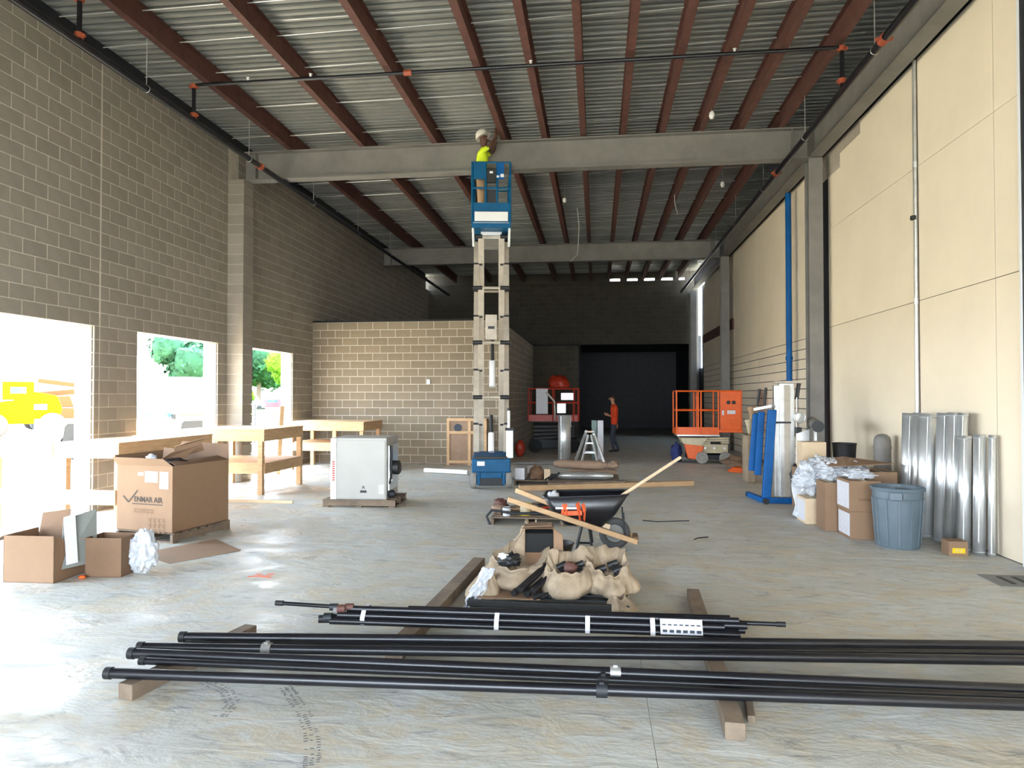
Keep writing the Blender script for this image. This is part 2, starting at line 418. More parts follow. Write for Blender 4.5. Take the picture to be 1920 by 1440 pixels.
for i, (za, zb) in enumerate(zs):
    if zb-za < 0.05: continue
    holes = OP if zb <= ZO+0.01 else []
    off = 9.58+(0 if i % 2 else 0.2032)
    hs = list(holes)+[(13.2, 13.6), (9.575, 9.585)]
    if za > 6.3: hs.append((29.5, 30.4))
    for a, b_ in course_segments(za, zb, -6.3, 30.3, hs, off):
        if a > 17.4 and zb < 3.6: continue
        cands.append(('Y', b_-a-J, zb-za-J, (XL-0.015, (a+b_)/2, (za+zb)/2)))
    if zb <= ZO+0.01:       # the far jamb of each opening faces the camera
        for a, b_ in OP:
            if b_ > 5: cands.append(('X', TH-0.03, zb-za-J, (XL-TH/2-0.008, b_+0.008-0.02, (za+zb)/2)))
lay(cands, wl)
# pilaster carrying the first steel beam, and its expansion joint
pil = MB().b(XL-0.01, XL+0.32, 13.215, 13.585, 0, 6.11).build('pilaster_core', M['mortar'], wl)
for i, (za, zb) in enumerate(zs):
    if zb > 6.12: zb = 6.12
    if zb-za < 0.05: continue
    o = MB().b(XL, XL+0.335, 13.2, 13.6, za+J/2, zb-J/2).build('pilaster_block', M['block'], wl)
MB().b(XL-0.01, XL+0.001, 9.565, 9.595, 2.77, 6.68).build('expansion_joint', M['mortar'], wl)
# steel angle and dark ledger on top of the block wall
MB().b(XL-0.25, XL+0.02, -6.3, 29.4, 6.84, ZD).b(XL, XL+0.10, -6.3, 29.4, 6.83, 6.86).build('ledger_channel', M['darksteel'], wl)

# low block enclosure at the back left
wi = tag(thing('wall_inner', None, None, (0, 0, 0)), kind='structure')
XI, YI, ZI = -2.45, 17.45, 3.65
MB().b(XL, XI, YI+REC, YI+0.2, 0, ZI).b(XI-0.2, XI-REC, YI+0.2, 26.6, 0, ZI).build('mortar_bed', M['mortar'], wi)
MB().b(XI-0.2, -0.72, 26.608, 26.8, 0, ZI).build('mortar_bed', M['shadedmortar'], wi)
cands = []
for i in range(18):
    za, zb = i*CH, (i+1)*CH; off = XL+(0 if i % 2 else 0.2032)
    for a, b_ in course_segments(za, zb, XL, XI, [], off):
        cands.append(('X', b_-a-J, zb-za-J, ((a+b_)/2, YI+0.015, (za+zb)/2)))
side = []
for i in range(18):
    za, zb = i*CH, (i+1)*CH; off = YI+(0 if i % 2 else 0.2032)
    for a, b_ in course_segments(za, zb, YI+0.03, 26.6, [], off): side.append(('Y', b_-a-J, zb-za-J, (XI-0.015, (a+b_)/2, (za+zb)/2)))
    for a, b_ in course_segments(za, zb, XI, -0.72, [], XI+(0 if i % 2 else 0.2032)): side.append(('X', b_-a-J, zb-za-J, ((a+b_)/2, 26.615, (za+zb)/2)))
lay(cands, wi, 300, 'tanblock')
lay([c for c in side if c[0] == 'Y'], wi, 0)
lay([c for c in side if c[0] == 'X'], wi, 0, 'shadedblock')  # rear face uses the darkened block copy, its shade painted in
MB().b(XL-0.01, XI+0.0, YI-0.02, 26.7, ZI, ZI+0.05).b(XI, -0.70, 26.58, 30, ZI, ZI+0.05).b(-0.9, -0.72, 26.8, 30, 0, ZI).build('open_top_shade', M['roofblack'], wi)  # black sheet standing in for the dark open top of the enclosure
# small electrical box and stain line on the inner wall
MB().b(-4.35, -4.27, YI-0.03, YI+0.0, 2.03, 2.15).build('junction_box', M['galv'], wi, bevel=0.004)

# back wall with a dark doorway, daylight slots above it
wb = tag(thing('wall_back', None, None, (0, 0, 0)), kind='structure')
MB().b(XL-0.3, -0.72, YB+REC, YB+0.25, 0, 6.66).b(-0.72, 3.85, YB+REC, YB+0.25, 3.95, 6.66).b(3.85, 4.25, YB+REC, YB+0.25, 0, 6.66).b(XL-0.3, 0.1, YB+0.05, YB+0.2, 6.66, ZD).b(0.1, 4.3, YB+0.05, YB+0.2, 6.78, ZD).b(0.1, 0.55, YB+0.05, YB+0.2, 6.66, 6.78).b(0.98, 1.28, YB+0.05, YB+0.2, 6.66, 6.78).b(1.72, 2.0, YB+0.05, YB+0.2, 6.66, 6.78).b(2.45, 2.72, YB+0.05, YB+0.2, 6.66, 6.78).b(3.2, 3.45, YB+0.05, YB+0.2, 6.66, 6.78).b(3.7, 4.3, YB+0.05, YB+0.2, 6.66, 6.78).build('mortar_bed', M['shadedmortar'], wb)
cands = []
for i in range(32):
    za, zb = i*0.207, (i+1)*0.207
    for a, b_ in course_segments(za, zb, XL, 4.14, [(-0.72, 3.85)] if zb < 3.96 else [], XL+(0 if i % 2 else 0.2032)):
        if a > -2.4 or za > 3.6: cands.append(('X', b_-a-J, zb-za-J, ((a+b_)/2, YB+0.015, (za+zb)/2)))
lay(cands, wb, 0, 'shadedblock')  # back wall shade is put into the block colour
# room beyond the doorway
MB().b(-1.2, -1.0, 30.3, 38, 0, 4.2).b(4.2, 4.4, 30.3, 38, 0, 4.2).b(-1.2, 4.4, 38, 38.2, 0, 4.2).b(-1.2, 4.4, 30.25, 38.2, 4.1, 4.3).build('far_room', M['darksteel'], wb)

# right wall of precast panels
wr = tag(thing('wall_right', None, None, (0, 0, 0)), kind='structure')
MB().b(XR+0.012, XR+0.2, -6.3, 28.9, 0, 6.30).b(XR+0.03, XR+0.2, 28.9, 29.55, 0, 6.3).b(XR+0.03, XR+0.2, 29.55, 30.3, 0, 2.9).b(XR+0.03, XR+0.2, -6.3, 28.85, 6.30, ZD).build('panel_backing', M['darksteel'], wr)
pn = [(-6.3, 0.0), (0.0, 7.24), (7.60, 8.10), (8.11, 9.90), (9.94, 13.9)]
for z_a, z_b in ((0.01, 3.0), (3.008, 4.82), (4.826, 6.28)):
    for a, b_ in pn:
        MB().b(XR, XR+0.03, a+0.003, b_-0.003, z_a, z_b).build('panel', M['panel'], wr)
MB().b(XR-0.02, XR+0.02, 7.24, 7.60, 0, 6.3).build('panel_return', M['darksteel'], wr)
MB().b(XR-0.035, XR+0.02, 7.59, 7.615, 0, 6.3).build('edge_trim', M['white'], wr)
for z_a, z_b in ((2.92, 6.28),):
    for a, b_ in ((13.91, 16.6), (16.62, 19.6), (19.62, 22.6), (22.62, 25.7), (25.72, 28.9)):
        MB().b(XR, XR+0.03, a, b_, z_a if a < 22 else 4.2, z_b).build('panel', M['panel'], wr)
        if a > 22: MB().b(XR, XR+0.03, a, b_, 2.92, 3.86).build('panel', M['panel'], wr)
MB().b(XR-0.05, XR+0.03, 22.62, 28.9, 3.86, 4.19).build('lintel', M['redsteel'], wr)
for i in range(14):
    for a, b_ in ((13.91, 19.2), (19.21, 22.6), (22.61, 28.9)):
        MB().b(XR-0.004, XR+0.03, a, b_, 0.01+i*0.208, (i+1)*0.208-0.007).build('plank', M['panel'], wr)
MB().b(XR-0.012, XR+0.01, 11.94, 13.9, 6.04, 6.28).b(XR-0.012, XR+0.01, 12.9, 13.9, 5.80, 6.04).build('bare_patch', M['arm'], wr)
MB().b(XR-0.006, XR+0.012, 13.55, 13.90, 0, 6.0).build('painted_shadow_strip', M['darksteel'], wr)  # dark strip painting in the shade between column and wall

def wbeam(mb, p, q, d=0.58, fw=0.25, tf=0.022, tw=0.014):
    """wide-flange section, p and q on the bottom of the flange"""
    p = Vector(p); q = Vector(q)
    for z_ in (tf/2, d-tf/2): mb.bar(p+Vector((0, 0, z_)), q+Vector((0, 0, z_)), fw, tf)
    mb.bar(p+Vector((0, 0, d/2)), q+Vector((0, 0, d/2)), tw, d-2*tf)
    return mb
# steel columns with base plates (parts of the right wall)
def hcol(X, Y, z1, par):
    m = MB()
    for s in (-1, 1): m.b(X-0.125, X+0.125, Y+s*0.118-0.01, Y+s*0.118+0.01, 0.02, z1)
    m.b(X-0.008, X+0.008, Y-0.11, Y+0.11, 0.02, z1); o = m.build('column', M['greysteel'], par)
    MB().b(X-0.17, X+0.17, Y-0.17, Y+0.17, 0, 0.022).build('base_plate', M['greysteel'], par)
for Y in (13.52, 22.7): hcol(4.03, Y, 6.15, wr)
hcol(4.0, 29.8, 6.15, wr)

# ceiling: deck sheets, joists, beams
ce = tag(thing('ceiling', None, None, (0, 0, 0)), kind='structure')
def deck_sheet(y0, n):
    p = 0.1524; prof = []
    for k in range(n):
        a = y0+k*p; prof += [(a, ZD), (a+0.062, ZD), (a+0.076, ZD+0.07), (a+0.1384, ZD+0.07)]
    prof.append((y0+n*p, ZD))
    g = [[(x, yy, zz) for yy, zz in prof] for x in (XL-0.25, XR+0.25)]
    return MB().sheet(g)
yy = -6.3; k = 0
while yy < 30.2:
    deck_sheet(yy, 6).build('deck_sheet', M['deck'], ce, solid=0.003); yy += 0.9144
    MB().b(XL-0.2, XR+0.2, yy-0.012, yy+0.012, ZD-0.006, ZD-0.001).build('sheet_lap', M['galv'], ce)
MB().b(XL-0.4, XR+0.4, -6.4, 30.35, ZD+0.08, ZD+0.2).build('roof_topping', M['roofblack'], ce)
JX = [-6.15, -4.65, -3.17, -1.80, -1.0, -0.26, 0.5, 1.23, 1.95, 2.67, 3.40]
for x in JX:
    for (a, b_) in ((-6.2, 4.3), (4.32, 13.40), (13.42, 22.68), (22.72, 30.0)):
        m = MB(); m.b(x-0.055, x+0.055, a, b_, 6.70, 6.712).b(x-0.055, x+0.055, a, b_, ZD-0.014, ZD-0.002).b(x-0.005, x+0.005, a, b_, 6.71, ZD-0.012)
        m.build('joist', M['redsteel'], ce)
wbeam(MB(), (-7.34, 4.31, 6.12), (3.9, 4.31, 6.12)).build('beam', M['greysteel'], ce)
for Y in (13.41, 22.70): 
    wbeam(MB(), (-7.16, Y, 6.12), (3.89, Y, 6.12)).build('beam', M['greysteel'], ce)
    m = MB()
    for s in (-1, 1):
        for xx in (-6.9, 3.6): m.b(xx-0.006, xx+0.006, Y+s*0.065-0.055, Y+s*0.065+0.055, 6.145, 6.675)
    m.build('stiffener_plate', M['greysteel'], ce)
for a, b_ in ((-6.2, 13.39), (13.42, 22.68), (22.72, 29.6)):
    wbeam(MB(), (4.03, a, 6.17), (4.03, b_, 6.17), 0.53).build('edge_beam', M['greysteel'], ce)
# bridging rods across the joists
for Yb in (8.6, 9.45, 10.42, 11.75, 13.14, 15.0, 16.2, 17.3, 18.75, 20.2, 21.5):
    for xa, xb in zip([XL+0.05]+JX, JX+[3.9]):
        MB().tube([(xa+0.06, Yb, 6.93), (xb-0.06, Yb+0.02, 6.96)], 0.009, 5).build('bridging_rod', M['alu'], ce)
# front wall behind the camera, mostly open
wf = tag(thing('wall_front', None, None, (0, 0, 0)), kind='structure')
MB().b(-7.73, -6.9, -6.5, -6.3, 0, ZD).b(3.7, 4.5, -6.5, -6.3, 0, ZD).b(-6.9, 3.7, -6.5, -6.3, 4.6, ZD).b(-1.8, -1.4, -6.5, -6.3, 0, 4.6).build('mortar_bed', M['mortar'], wf)

# ================================================================== PIPES UNDER THE ROOF
def sprinkler_main(label, x, z, y0, y1, cl):
    t = thing('sprinkler_main', label, 'pipe', (x, y0, z))
    MB().tube([(x, y0, z), (x, y1, z)], 0.052, 12).build('pipe', M['blackpipe'], t, smooth=True)
    for yc in cl:
        MB().tube([(x, yc-0.06, z), (x, yc+0.06, z)], 0.062, 12).box((x+0.07, yc, z), (0.05, 0.05, 0.03)).box((x-0.07, yc, z), (0.05, 0.05, 0.03)).build('coupling', M['orangeclamp'], t, smooth=True)
    yh = y0+1.2
    while yh < y1:
        MB().tube([(x, yh, z+0.04), (x, yh, ZD)], 0.006, 5).build('hanger_rod', M['alu'], t)
        MB().ring((x, yh, z), 0.05, 0.006, 'Y', 16, 5).build('hanger_loop', M['alu'], t)
        yh += 2.9
    return t
sprinkler_main('black steel sprinkler main running under the roof along the block wall', -6.30, 6.05, 2.0, 29.0, [12.3])
MB().tube([(-6.385, 2.0, 6.082), (-6.385, 29.0, 6.082)], 0.014, 6).build('conduit', M['white'], smooth=True, label='thin white conduit clipped along the sprinkler main by the block wall', cat='conduit')
sprinkler_main('black steel sprinkler main running under the roof along the tall panel wall', 3.42, 6.0, 2.0, 29.0, [8.72, 13.75])
t = thing('sprinkler_branch', 'thin black sprinkler branch pipe crossing below the joists in front of the nearest grey beam', 'pipe', (0, 10.15, 6.6))
MB().tube([(-6.30, 10.15, 6.62), (3.42, 10.15, 6.62)], 0.028, 10).build('pipe', M['blackpipe'], t, smooth=True)
for x in (-6.30, 3.42):
    MB().tube([(x, 10.15, 6.05), (x, 10.15, 6.62)], 0.03, 10).build('riser', M['blackpipe'], t, smooth=True)
    for z_ in (6.14, 6.60): MB().tube([(x, 10.15, z_-0.035), (x, 10.15, z_+0.035)], 0.052, 12).box((x, 10.15, z_), (0.16, 0.03, 0.03)).build('coupling', M['orangeclamp'], t, smooth=True)
MB().tube([(-2.9, 10.15, 6.62), (-2.78, 10.15, 6.62)], 0.045, 12).build('coupling', M['orangeclamp'], t, smooth=True)
for x in (-5.4, -4.38, -0.97, 1.96): MB().lathe([(0.012, 0), (0.02, 0.02), (0.012, 0.045), (0.03, 0.05)], (x, 10.15, 6.64), 8).build('sprinkler_head', M['white'], t)
t = thing('sprinkler_branch', 'black sprinkler stub with two orange couplings at the top left, nearest to the frame corner', 'pipe', (-6.3, 7.72, 6.6))
MB().tube([(-6.30, 7.72, 6.62), (-3.0, 7.72, 6.62)], 0.028, 10).build('pipe', M['blackpipe'], t, smooth=True)
MB().tube([(-6.3, 7.72, 6.05), (-6.3, 7.72, 6.62)], 0.03, 10).build('riser', M['blackpipe'], t, smooth=True)
for z_ in (6.14, 6.60): MB().tube([(-6.3, 7.72, z_-0.035), (-6.3, 7.72, z_+0.035)], 0.052, 12).box((-6.3, 7.72, z_), (0.16, 0.03, 0.03)).build('coupling', M['orangeclamp'], t, smooth=True)
for lab, x, Y in (('white capped lamp under a red joist in the near bay, right of the worker', 1.98, 12.27), ('small white lamp hanging in the second bay over the orange lift', 2.87, 16.34), ('small white lamp hanging under the joist just right of the lift basket', -0.80, 17.2)):
    t = thing('hanging_lamp', lab, 'lamp', (x, Y, 6.55))
    MB().tube([(x, Y, 6.62), (x, Y, ZD)], 0.006, 5).build('cord', M['alu'], t)
    MB().lathe([(0.015, 0.08), (0.04, 0.06), (0.05, 0.0), (0.03, -0.05)], (x, Y, 6.58), 12).build('shade', M['white'], t, smooth=True)
for lab, pts in (('pale loop of cable hanging from the second grey beam right of the lift mast', [(-0.55, 19.5, ZD-0.02), (-0.5, 19.6, 6.5), (-0.55, 19.7, 5.75), (-0.75, 19.7, 5.55)]),
                 ('pale cable dropping below the joist above the orange lift', [(1.9, 17.4, 6.7), (1.92, 17.5, 6.5), (2.0, 17.6, 6.25)])):
    MB().tube(pts, 0.01, 6).build('cable', M['alu'], label=lab, cat='cable', smooth=True)
# surface conduit on the right wall
t = thing('conduit', 'thin grey vertical conduit fixed to the tall cream wall above the silver ducts', 'conduit', (XR-0.03, 9.92, 1.4))
MB().tube([(XR-0.03, 9.92, 1.0), (XR-0.03, 9.92, 6.27)], 0.026, 10).build('pipe', M['alu'], t, smooth=True)
for z_ in (3.0, 4.85): MB().tube([(XR-0.03, 9.92, z_-0.04), (XR-0.03, 9.92, z_+0.04)], 0.03, 10).build('fitting', M['galv'], t)
MB().box((XR-0.06, 9.92, 4.13), (0.06, 0.06, 0.06)).build('box_fitting', M['black'], t, bevel=0.008)
t = thing('pole', 'tall bright blue painted pole rising behind the grey hoist mast to the edge beam', 'pole', (4.12, 15.6, 0))
MB().tube([(4.12, 15.6, 0), (4.12, 15.6, 6.12)], 0.062, 14).build('shaft', M['brightblue'], t, smooth=True)
MB().tube([(4.12, 15.6, 2.5), (4.12, 15.6, 2.58)], 0.075, 14).build('collar', M['brightblue'], t, smooth=True)
# floor drain cover
t = thing('floor_drain', 'grey metal access cover in the floor at the right edge of the view', 'cover', (3.95, 7.0, 0))
MB().b(3.62, 4.15, 6.78, 7.2, 0.0, 0.008).build('plate', M['greysteel'], t, bevel=0.002)
for q in (3.75, 3.88, 4.01): MB().b(q, q+0.04, 6.86, 7.12, 0.0081, 0.012).build('rib', M['darksteel'], t)
# ================================================================== WORK BENCHES of new lumber by the openings
def bench(label, x0, x1, y0, y1, top, shelf, posts, extra=None, ap=0.19, under=True):
    t = thing('lumber_bench', label, 'bench', ((x0+x1)/2, (y0+y1)/2, 0), group='lumber benches along the block wall')
    MB().b(x0-0.01, x1+0.01, y0-0.01, y1+0.01, top-0.018, top).build('bench_top', M['wood'], t)
    th = 0.038; zt = top-0.019
    for n_, a in (('apron', (x0, x1, y0, y0+th)), ('apron', (x0, x1, y1-th, y1)), ('apron', (x1-th, x1, y0+th, y1-th)), ('apron', (x0, x0+th, y0+th, y1-th))):
        MB().b(a[0], a[1], a[2], a[3], zt-ap, zt).build(n_, M['wood'], t, bevel=0.003)
    if shelf:
        zs_ = shelf
        MB().b(x0+0.05, x1, y0+0.05, y1-0.05, zs_-0.018, zs_).build('shelf', M['wood'], t)
        for a in ((x0, x1, y0+0.04, y0+0.04+th), (x0, x1, y1-0.08, y1-0.08+th), (x1-th, x1, y0+0.08, y1-0.08)):
            MB().b(a[0], a[1], a[2], a[3], zs_-0.019-0.17, zs_-0.019).build('shelf_rail', M['wood'], t, bevel=0.003)
    for px, py in posts:
        MB().b(px-0.045, px+0.045, py-0.045, py+0.045, 0, zt-0.001).build('post', M['wood'], t, bevel=0.003)
    return t
t = bench('nearest lumber bench, behind the big carton, boards running out through the first opening', -7.25, -6.30, 8.5, 10.75, 1.10, None, [(-7.15, 8.60), (-6.36, 8.60), (-6.36, 10.68), (-7.15, 10.68)])
MB().b(-9.3, -7.26, 8.5, 8.538, 0.891, 1.081).build('board', M['wood'], t, bevel=0.003)
MB().b(-9.3, -6.31, 8.455, 8.493, 0.28, 0.475).build('board', M['wood'], t, bevel=0.003)
MB().b(-7.25, -6.42, 10.64, 10.678, 0.52, 0.70).build('board', M['wood'], t, bevel=0.003)
MB().b(-8.22, -8.13, 8.545, 8.635, -0.15, 1.08).build('post', M['wood'], t, bevel=0.003)
t = bench('middle lumber bench with a lower shelf, left of the white unit', -7.28, -5.75, 11.45, 13.05, 1.14, 0.55, [(-5.83, 11.50), (-5.80, 13.0), (-7.2, 11.5), (-7.2, 13.0)])
MB().b(-8.6, -7.29, 11.45, 11.488, 0.93, 1.12).build('board', M['wood'], t, bevel=0.003)
t = bench('farthest lumber bench with a lower rail, against the low block wall', -7.2, -5.33, 15.4, 16.8, 1.13, 0.64, [(-6.05, 15.49), (-5.40, 15.49), (-5.40, 16.7), (-7.1, 15.49), (-7.1, 16.7)])
MB().b(-6.6, -4.85, 10.62, 10.66, 0.0, 0.045).build('loose_board', M['woodpale'], label='long pale board lying on the floor between the big carton and the white unit', cat='board', bevel=0.003)
for lab, x, y, ang, L in (('short board standing upright in the farthest window opening', -7.0, 14.6, 0.05, 1.5),):
    MB().bar((x, y, 0), (x+0.06, y+0.05, L), 0.04, 0.09).build('loose_board', M['wood'], label=lab, cat='board', bevel=0.003)

# ================================================================== CARTONS on the left
def carton_walls(mb, x0, x1, y0, y1, z0, z1, th=0.006, inner=0):
    mb.b(x0, x1, y0, y0+th, z0, z1).b(x0, x1, y1-th, y1, z0, z1).b(x0, x0+th, y0+th, y1-th, z0, z1).b(x1-th, x1, y0+th, y1-th, z0, z1)
    mb.b(x0, x1, y0, y1, z0, z0+th); return mb
# big carton; front edge runs from (-5.80, 7.72) to (-4.90, 7.46)
ang = math.atan2(7.46-7.74, 0.98)
T = Matrix.Translation((-5.76, 7.74, 0)) @ Matrix.Rotation(-0.20, 4, 'Z')
t = thing('shipping_pallet', 'wooden pallet under the big brown carton', 'pallet', (-5.3, 8.0, 0))
W, D = 0.86, 0.95
for i in range(7): MB(T).b(0, W, 0.02+i*(D-0.1)/6, 0.10+i*(D-0.1)/6, 0.10, 0.118).build('deck_board', M['woodgrey'], t)
for i in range(3): MB(T).b(0.0+i*(W-0.04)/2, 0.04+i*(W-0.04)/2, 0, D, 0.02, 0.098).build('stringer', M['woodgrey'], t)
for i in range(3): MB(T).b(0, W, i*(D-0.09)/2, 0.09+i*(D-0.09)/2, 0.0, 0.018).build('bottom_board', M['woodgrey'], t)
t = thing('large_carton', 'big brown open carton printed with a tick mark logo, standing on a pallet', 'box', (-5.3, 8.0, 0.12))
carton_walls(MB(T), 0.01, W-0.01, 0.0, D-0.02, 0.12, 0.90, 0.008).build('body', M['card'], t)
MB(T).sheet([[(0.01, 0.0, 0.90), (W-0.01, 0.0, 0.90)], [(-0.02, -0.05, 0.99), (W-0.10, -0.05, 0.985)]]).build('flap', M['card'], t, solid=0.007)
MB(T).sheet([[(0.01, 0.0, 0.90), (0.01, D-0.02, 0.90)], [(-0.10, 0.06, 1.0), (-0.09, D-0.1, 1.01)]]).build('flap', M['card'], t, solid=0.007)
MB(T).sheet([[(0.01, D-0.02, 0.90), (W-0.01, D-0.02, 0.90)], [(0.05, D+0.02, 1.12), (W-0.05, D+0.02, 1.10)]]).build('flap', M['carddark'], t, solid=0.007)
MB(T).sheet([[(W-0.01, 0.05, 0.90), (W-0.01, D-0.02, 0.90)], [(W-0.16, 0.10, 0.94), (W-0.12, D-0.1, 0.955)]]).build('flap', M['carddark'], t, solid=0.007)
def on_front(TT, x, z, dy=-0.002): return TT @ Matrix.Translation((x, dy, z)) @ Matrix.Rotation(PI/2, 4, 'X')
o = MB(T)
def strip(mb, pts, wdt, y=-0.004):
    for (xa, za), (xb, zb) in zip(pts[:-1], pts[1:]):
        d = Vector((xb-xa, 0, zb-za)); n_ = Vector((-d.z, 0, d.x)).normalized()*wdt/2
        mb.add([(xa+n_.x, y, za+n_.z), (xb+n_.x, y, zb+n_.z), (xb-n_.x, y, zb-n_.z), (xa-n_.x, y, za-n_.z)], [(0, 1, 2, 3)])
    return mb
strip(o, [(0.11, 0.525), (0.19, 0.455), (0.33, 0.60)], 0.016); o.build('tick_mark', M['ink'], t)
text_mesh('ENMAR AIR', 0.088, on_front(T, 0.49, 0.492), 'logo_lettering', M['ink'], t, 0.95, 0.002)
strip(MB(T), [(0.25, 0.440), (0.71, 0.440)], 0.010).build('logo_underline', M['ink'], t)
o = MB(T)
for z_ in (0.375, 0.345):
    for k in range(9): strip(o, [(0.27+k*0.034, z_), (0.27+k*0.034+0.026, z_)], 0.018)
o.build('small_print', M['inkbrown'], t)
o = MB(T)
for a in range(4):
    for k in range(3): strip(o, [(0.49+a*0.068, 0.275-k*0.065), (0.49+a*0.068+0.05, 0.275-k*0.065)], 0.012); strip(o, [(0.50+a*0.068, 0.25-k*0.065), (0.53+a*0.068, 0.25-k*0.065)], 0.026)
o.build('handling_symbols', M['inkbrown'], t)
MB(T).b(0.44, 0.63, -0.003, 0.002, 0.70, 0.83).build('address_label', M['paper'], t); MB(T).b(0.66, 0.79, -0.003, 0.002, 0.63, 0.83).build('address_label', M['paper'], t)
MB(T).b(0.33, 0.42, -0.003, 0.002, 0.775, 0.815).build('torn_sticker', M['woodpale'], t)
def piece(lab, pts, m, c='cardboard', name='cardboard_scrap', th=0.006):
    return MB(T).sheet(pts).build(name, m, label=lab, cat=c, solid=th)
piece('folded brown cardboard piece sticking up highest out of the big carton', [[(0.38, 0.50, 0.93), (0.74, 0.62, 1.04)], [(0.48, 0.40, 1.09), (0.80, 0.50, 1.17)], [(0.66, 0.38, 1.14), (0.92, 0.5, 1.22)]], M['card'])
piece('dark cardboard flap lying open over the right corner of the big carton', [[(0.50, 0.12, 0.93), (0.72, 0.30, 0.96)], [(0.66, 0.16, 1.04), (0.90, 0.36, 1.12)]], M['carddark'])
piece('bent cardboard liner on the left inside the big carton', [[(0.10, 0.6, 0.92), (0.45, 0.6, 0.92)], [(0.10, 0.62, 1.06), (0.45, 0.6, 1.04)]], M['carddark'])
MB(T).blob((0.27, 0.25, 0.95), (0.07, 0.05, 0.055), 0.3, 3, 4, 14, 8).build('plastic_wrap', M['plastic'], smooth=True, label='small wad of clear plastic poking out of the big carton', cat='plastic')
MB(T).blob((0.62, 0.25, 0.93), (0.13, 0.10, 0.05), 0.3, 3, 5, 16, 9).build('foil_wrap', M['black'], smooth=True, label='crumpled black wrap lying on top of the big carton', cat='wrap')
# flattened cardboard under it
MB().prism([(-4.98, 7.03), (-4.36, 6.66), (-3.94, 7.32), (-4.55, 7.85)], 0.006, lambda a, b_, h: (a, b_, 0.001+h+0.004*math.sin(a*9))).build('cardboard_sheet', M['card'], label='flattened cardboard sheet on the floor in front of the big carton', cat='cardboard')
# two open boxes nearer
t = thing('open_box', 'open brown box at the left edge of the view with white foam inside', 'box', (-5.2, 6.05, 0))
T = Matrix.Translation((-5.46, 5.82, 0)) @ Matrix.Rotation(0.03, 4, 'Z')
mb = MB(T); mb.b(0, 0.50, 0, 0.006, 0, 0.43).b(0, 0.006, 0, 0.42, 0, 0.43).b(0, 0.5, 0.414, 0.42, 0, 0.34).b(0, 0.5, 0, 0.42, 0, 0.006)
mb.prism([(0, 0), (0.42, 0), (0.42, 0.26), (0, 0.43)], 0.006, lambda a, b_, h: (0.494+h, a, b_)); mb.build('body', M['card'], t)
MB(T).sheet([[(0, 0.0, 0.43), (0.0, 0.42, 0.43)], [(-0.16, 0.05, 0.36), (-0.16, 0.38, 0.34)]]).build('flap', M['carddark'], t, solid=0.006)
MB(T).sheet([[(0, 0.42, 0.34), (0.30, 0.42, 0.34)], [(-0.02, 0.50, 0.56), (0.28, 0.50, 0.60)]]).build('flap', M['carddark'], t, solid=0.006)
MB(T).sheet([[(0.25, 0.42, 0.34), (0.5, 0.42, 0.34)], [(0.32, 0.40, 0.50), (0.5, 0.40, 0.47)]]).build('flap', M['carddark'], t, solid=0.006)
MB(T).b(0.30, 0.44, 0.015, 0.02, 0.02, 0.06).build('print', M['inkbrown'], t)
MB(T).add([(0.49, 0.10, 0.10), (0.66, 0.36, 0.12), (0.62, 0.40, 0.62), (0.42, 0.22, 0.55)], [(0, 1, 2, 3)]).build('foam_panel', M['foam'], label='grey foam panel leaning in the left open box', cat='panel', solid=0.02)
MB(T).add([(0.53, 0.12, 0.14), (0.585, 0.20, 0.15), (0.535, 0.22, 0.60), (0.485, 0.14, 0.58)], [(0, 1, 2, 3)]).build('white_strip', M['paper'], label='white plastic strip leaning against the grey foam in the left open box', cat='plastic', solid=0.012)
t = thing('open_box', 'smaller dark brown open box beside the left box, crumpled plastic spilling out', 'box', (-4.65, 6.2, 0))
T = Matrix.Translation((-4.84, 6.08, 0)) @ Matrix.Rotation(0.08, 4, 'Z')
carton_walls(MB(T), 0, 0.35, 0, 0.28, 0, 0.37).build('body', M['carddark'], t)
MB(T).sheet([[(0.0, 0, 0.37), (0.0, 0.28, 0.37)], [(-0.10, 0.02, 0.33), (-0.10, 0.26, 0.33)]]).build('flap', M['card'], t, solid=0.005)
MB().blob((-4.42, 6.33, 0.20), (0.125, 0.12, 0.19), 0.22, 2.6, 11, 64, 40).build('plastic_wrap', M['plastic'], smooth=True, label='crumpled clear plastic sheet bulging beside the smaller open box', cat='plastic')
MB().blob((-4.82, 6.02, 0.018), (0.035, 0.03, 0.016), 0.2, 2, 3, 12, 8).build('orange_cap', M['orange'], smooth=True, label='small orange cap on the floor at the foot of the smaller open box', cat='cap')
mb = MB()
for k in range(9):
    a = rnd.uniform(-0.12, 0.12); b_ = rnd.uniform(-0.05, 0.05); s_ = rnd.uniform(0.02, 0.05)
    mb.prism([(math.cos(q*PI/3)*s_*rnd.uniform(.6, 1.3), math.sin(q*PI/3)*s_*rnd.uniform(.5, 1)) for q in range(6)], 0.0008+k*0.0001, lambda u, v, h: (-3.19+a+u, 6.33+b_+v, 0.0004+h))
mb.build('paint_mark', M['orange'], label='orange spray paint mark on the bare floor', cat='paint mark')

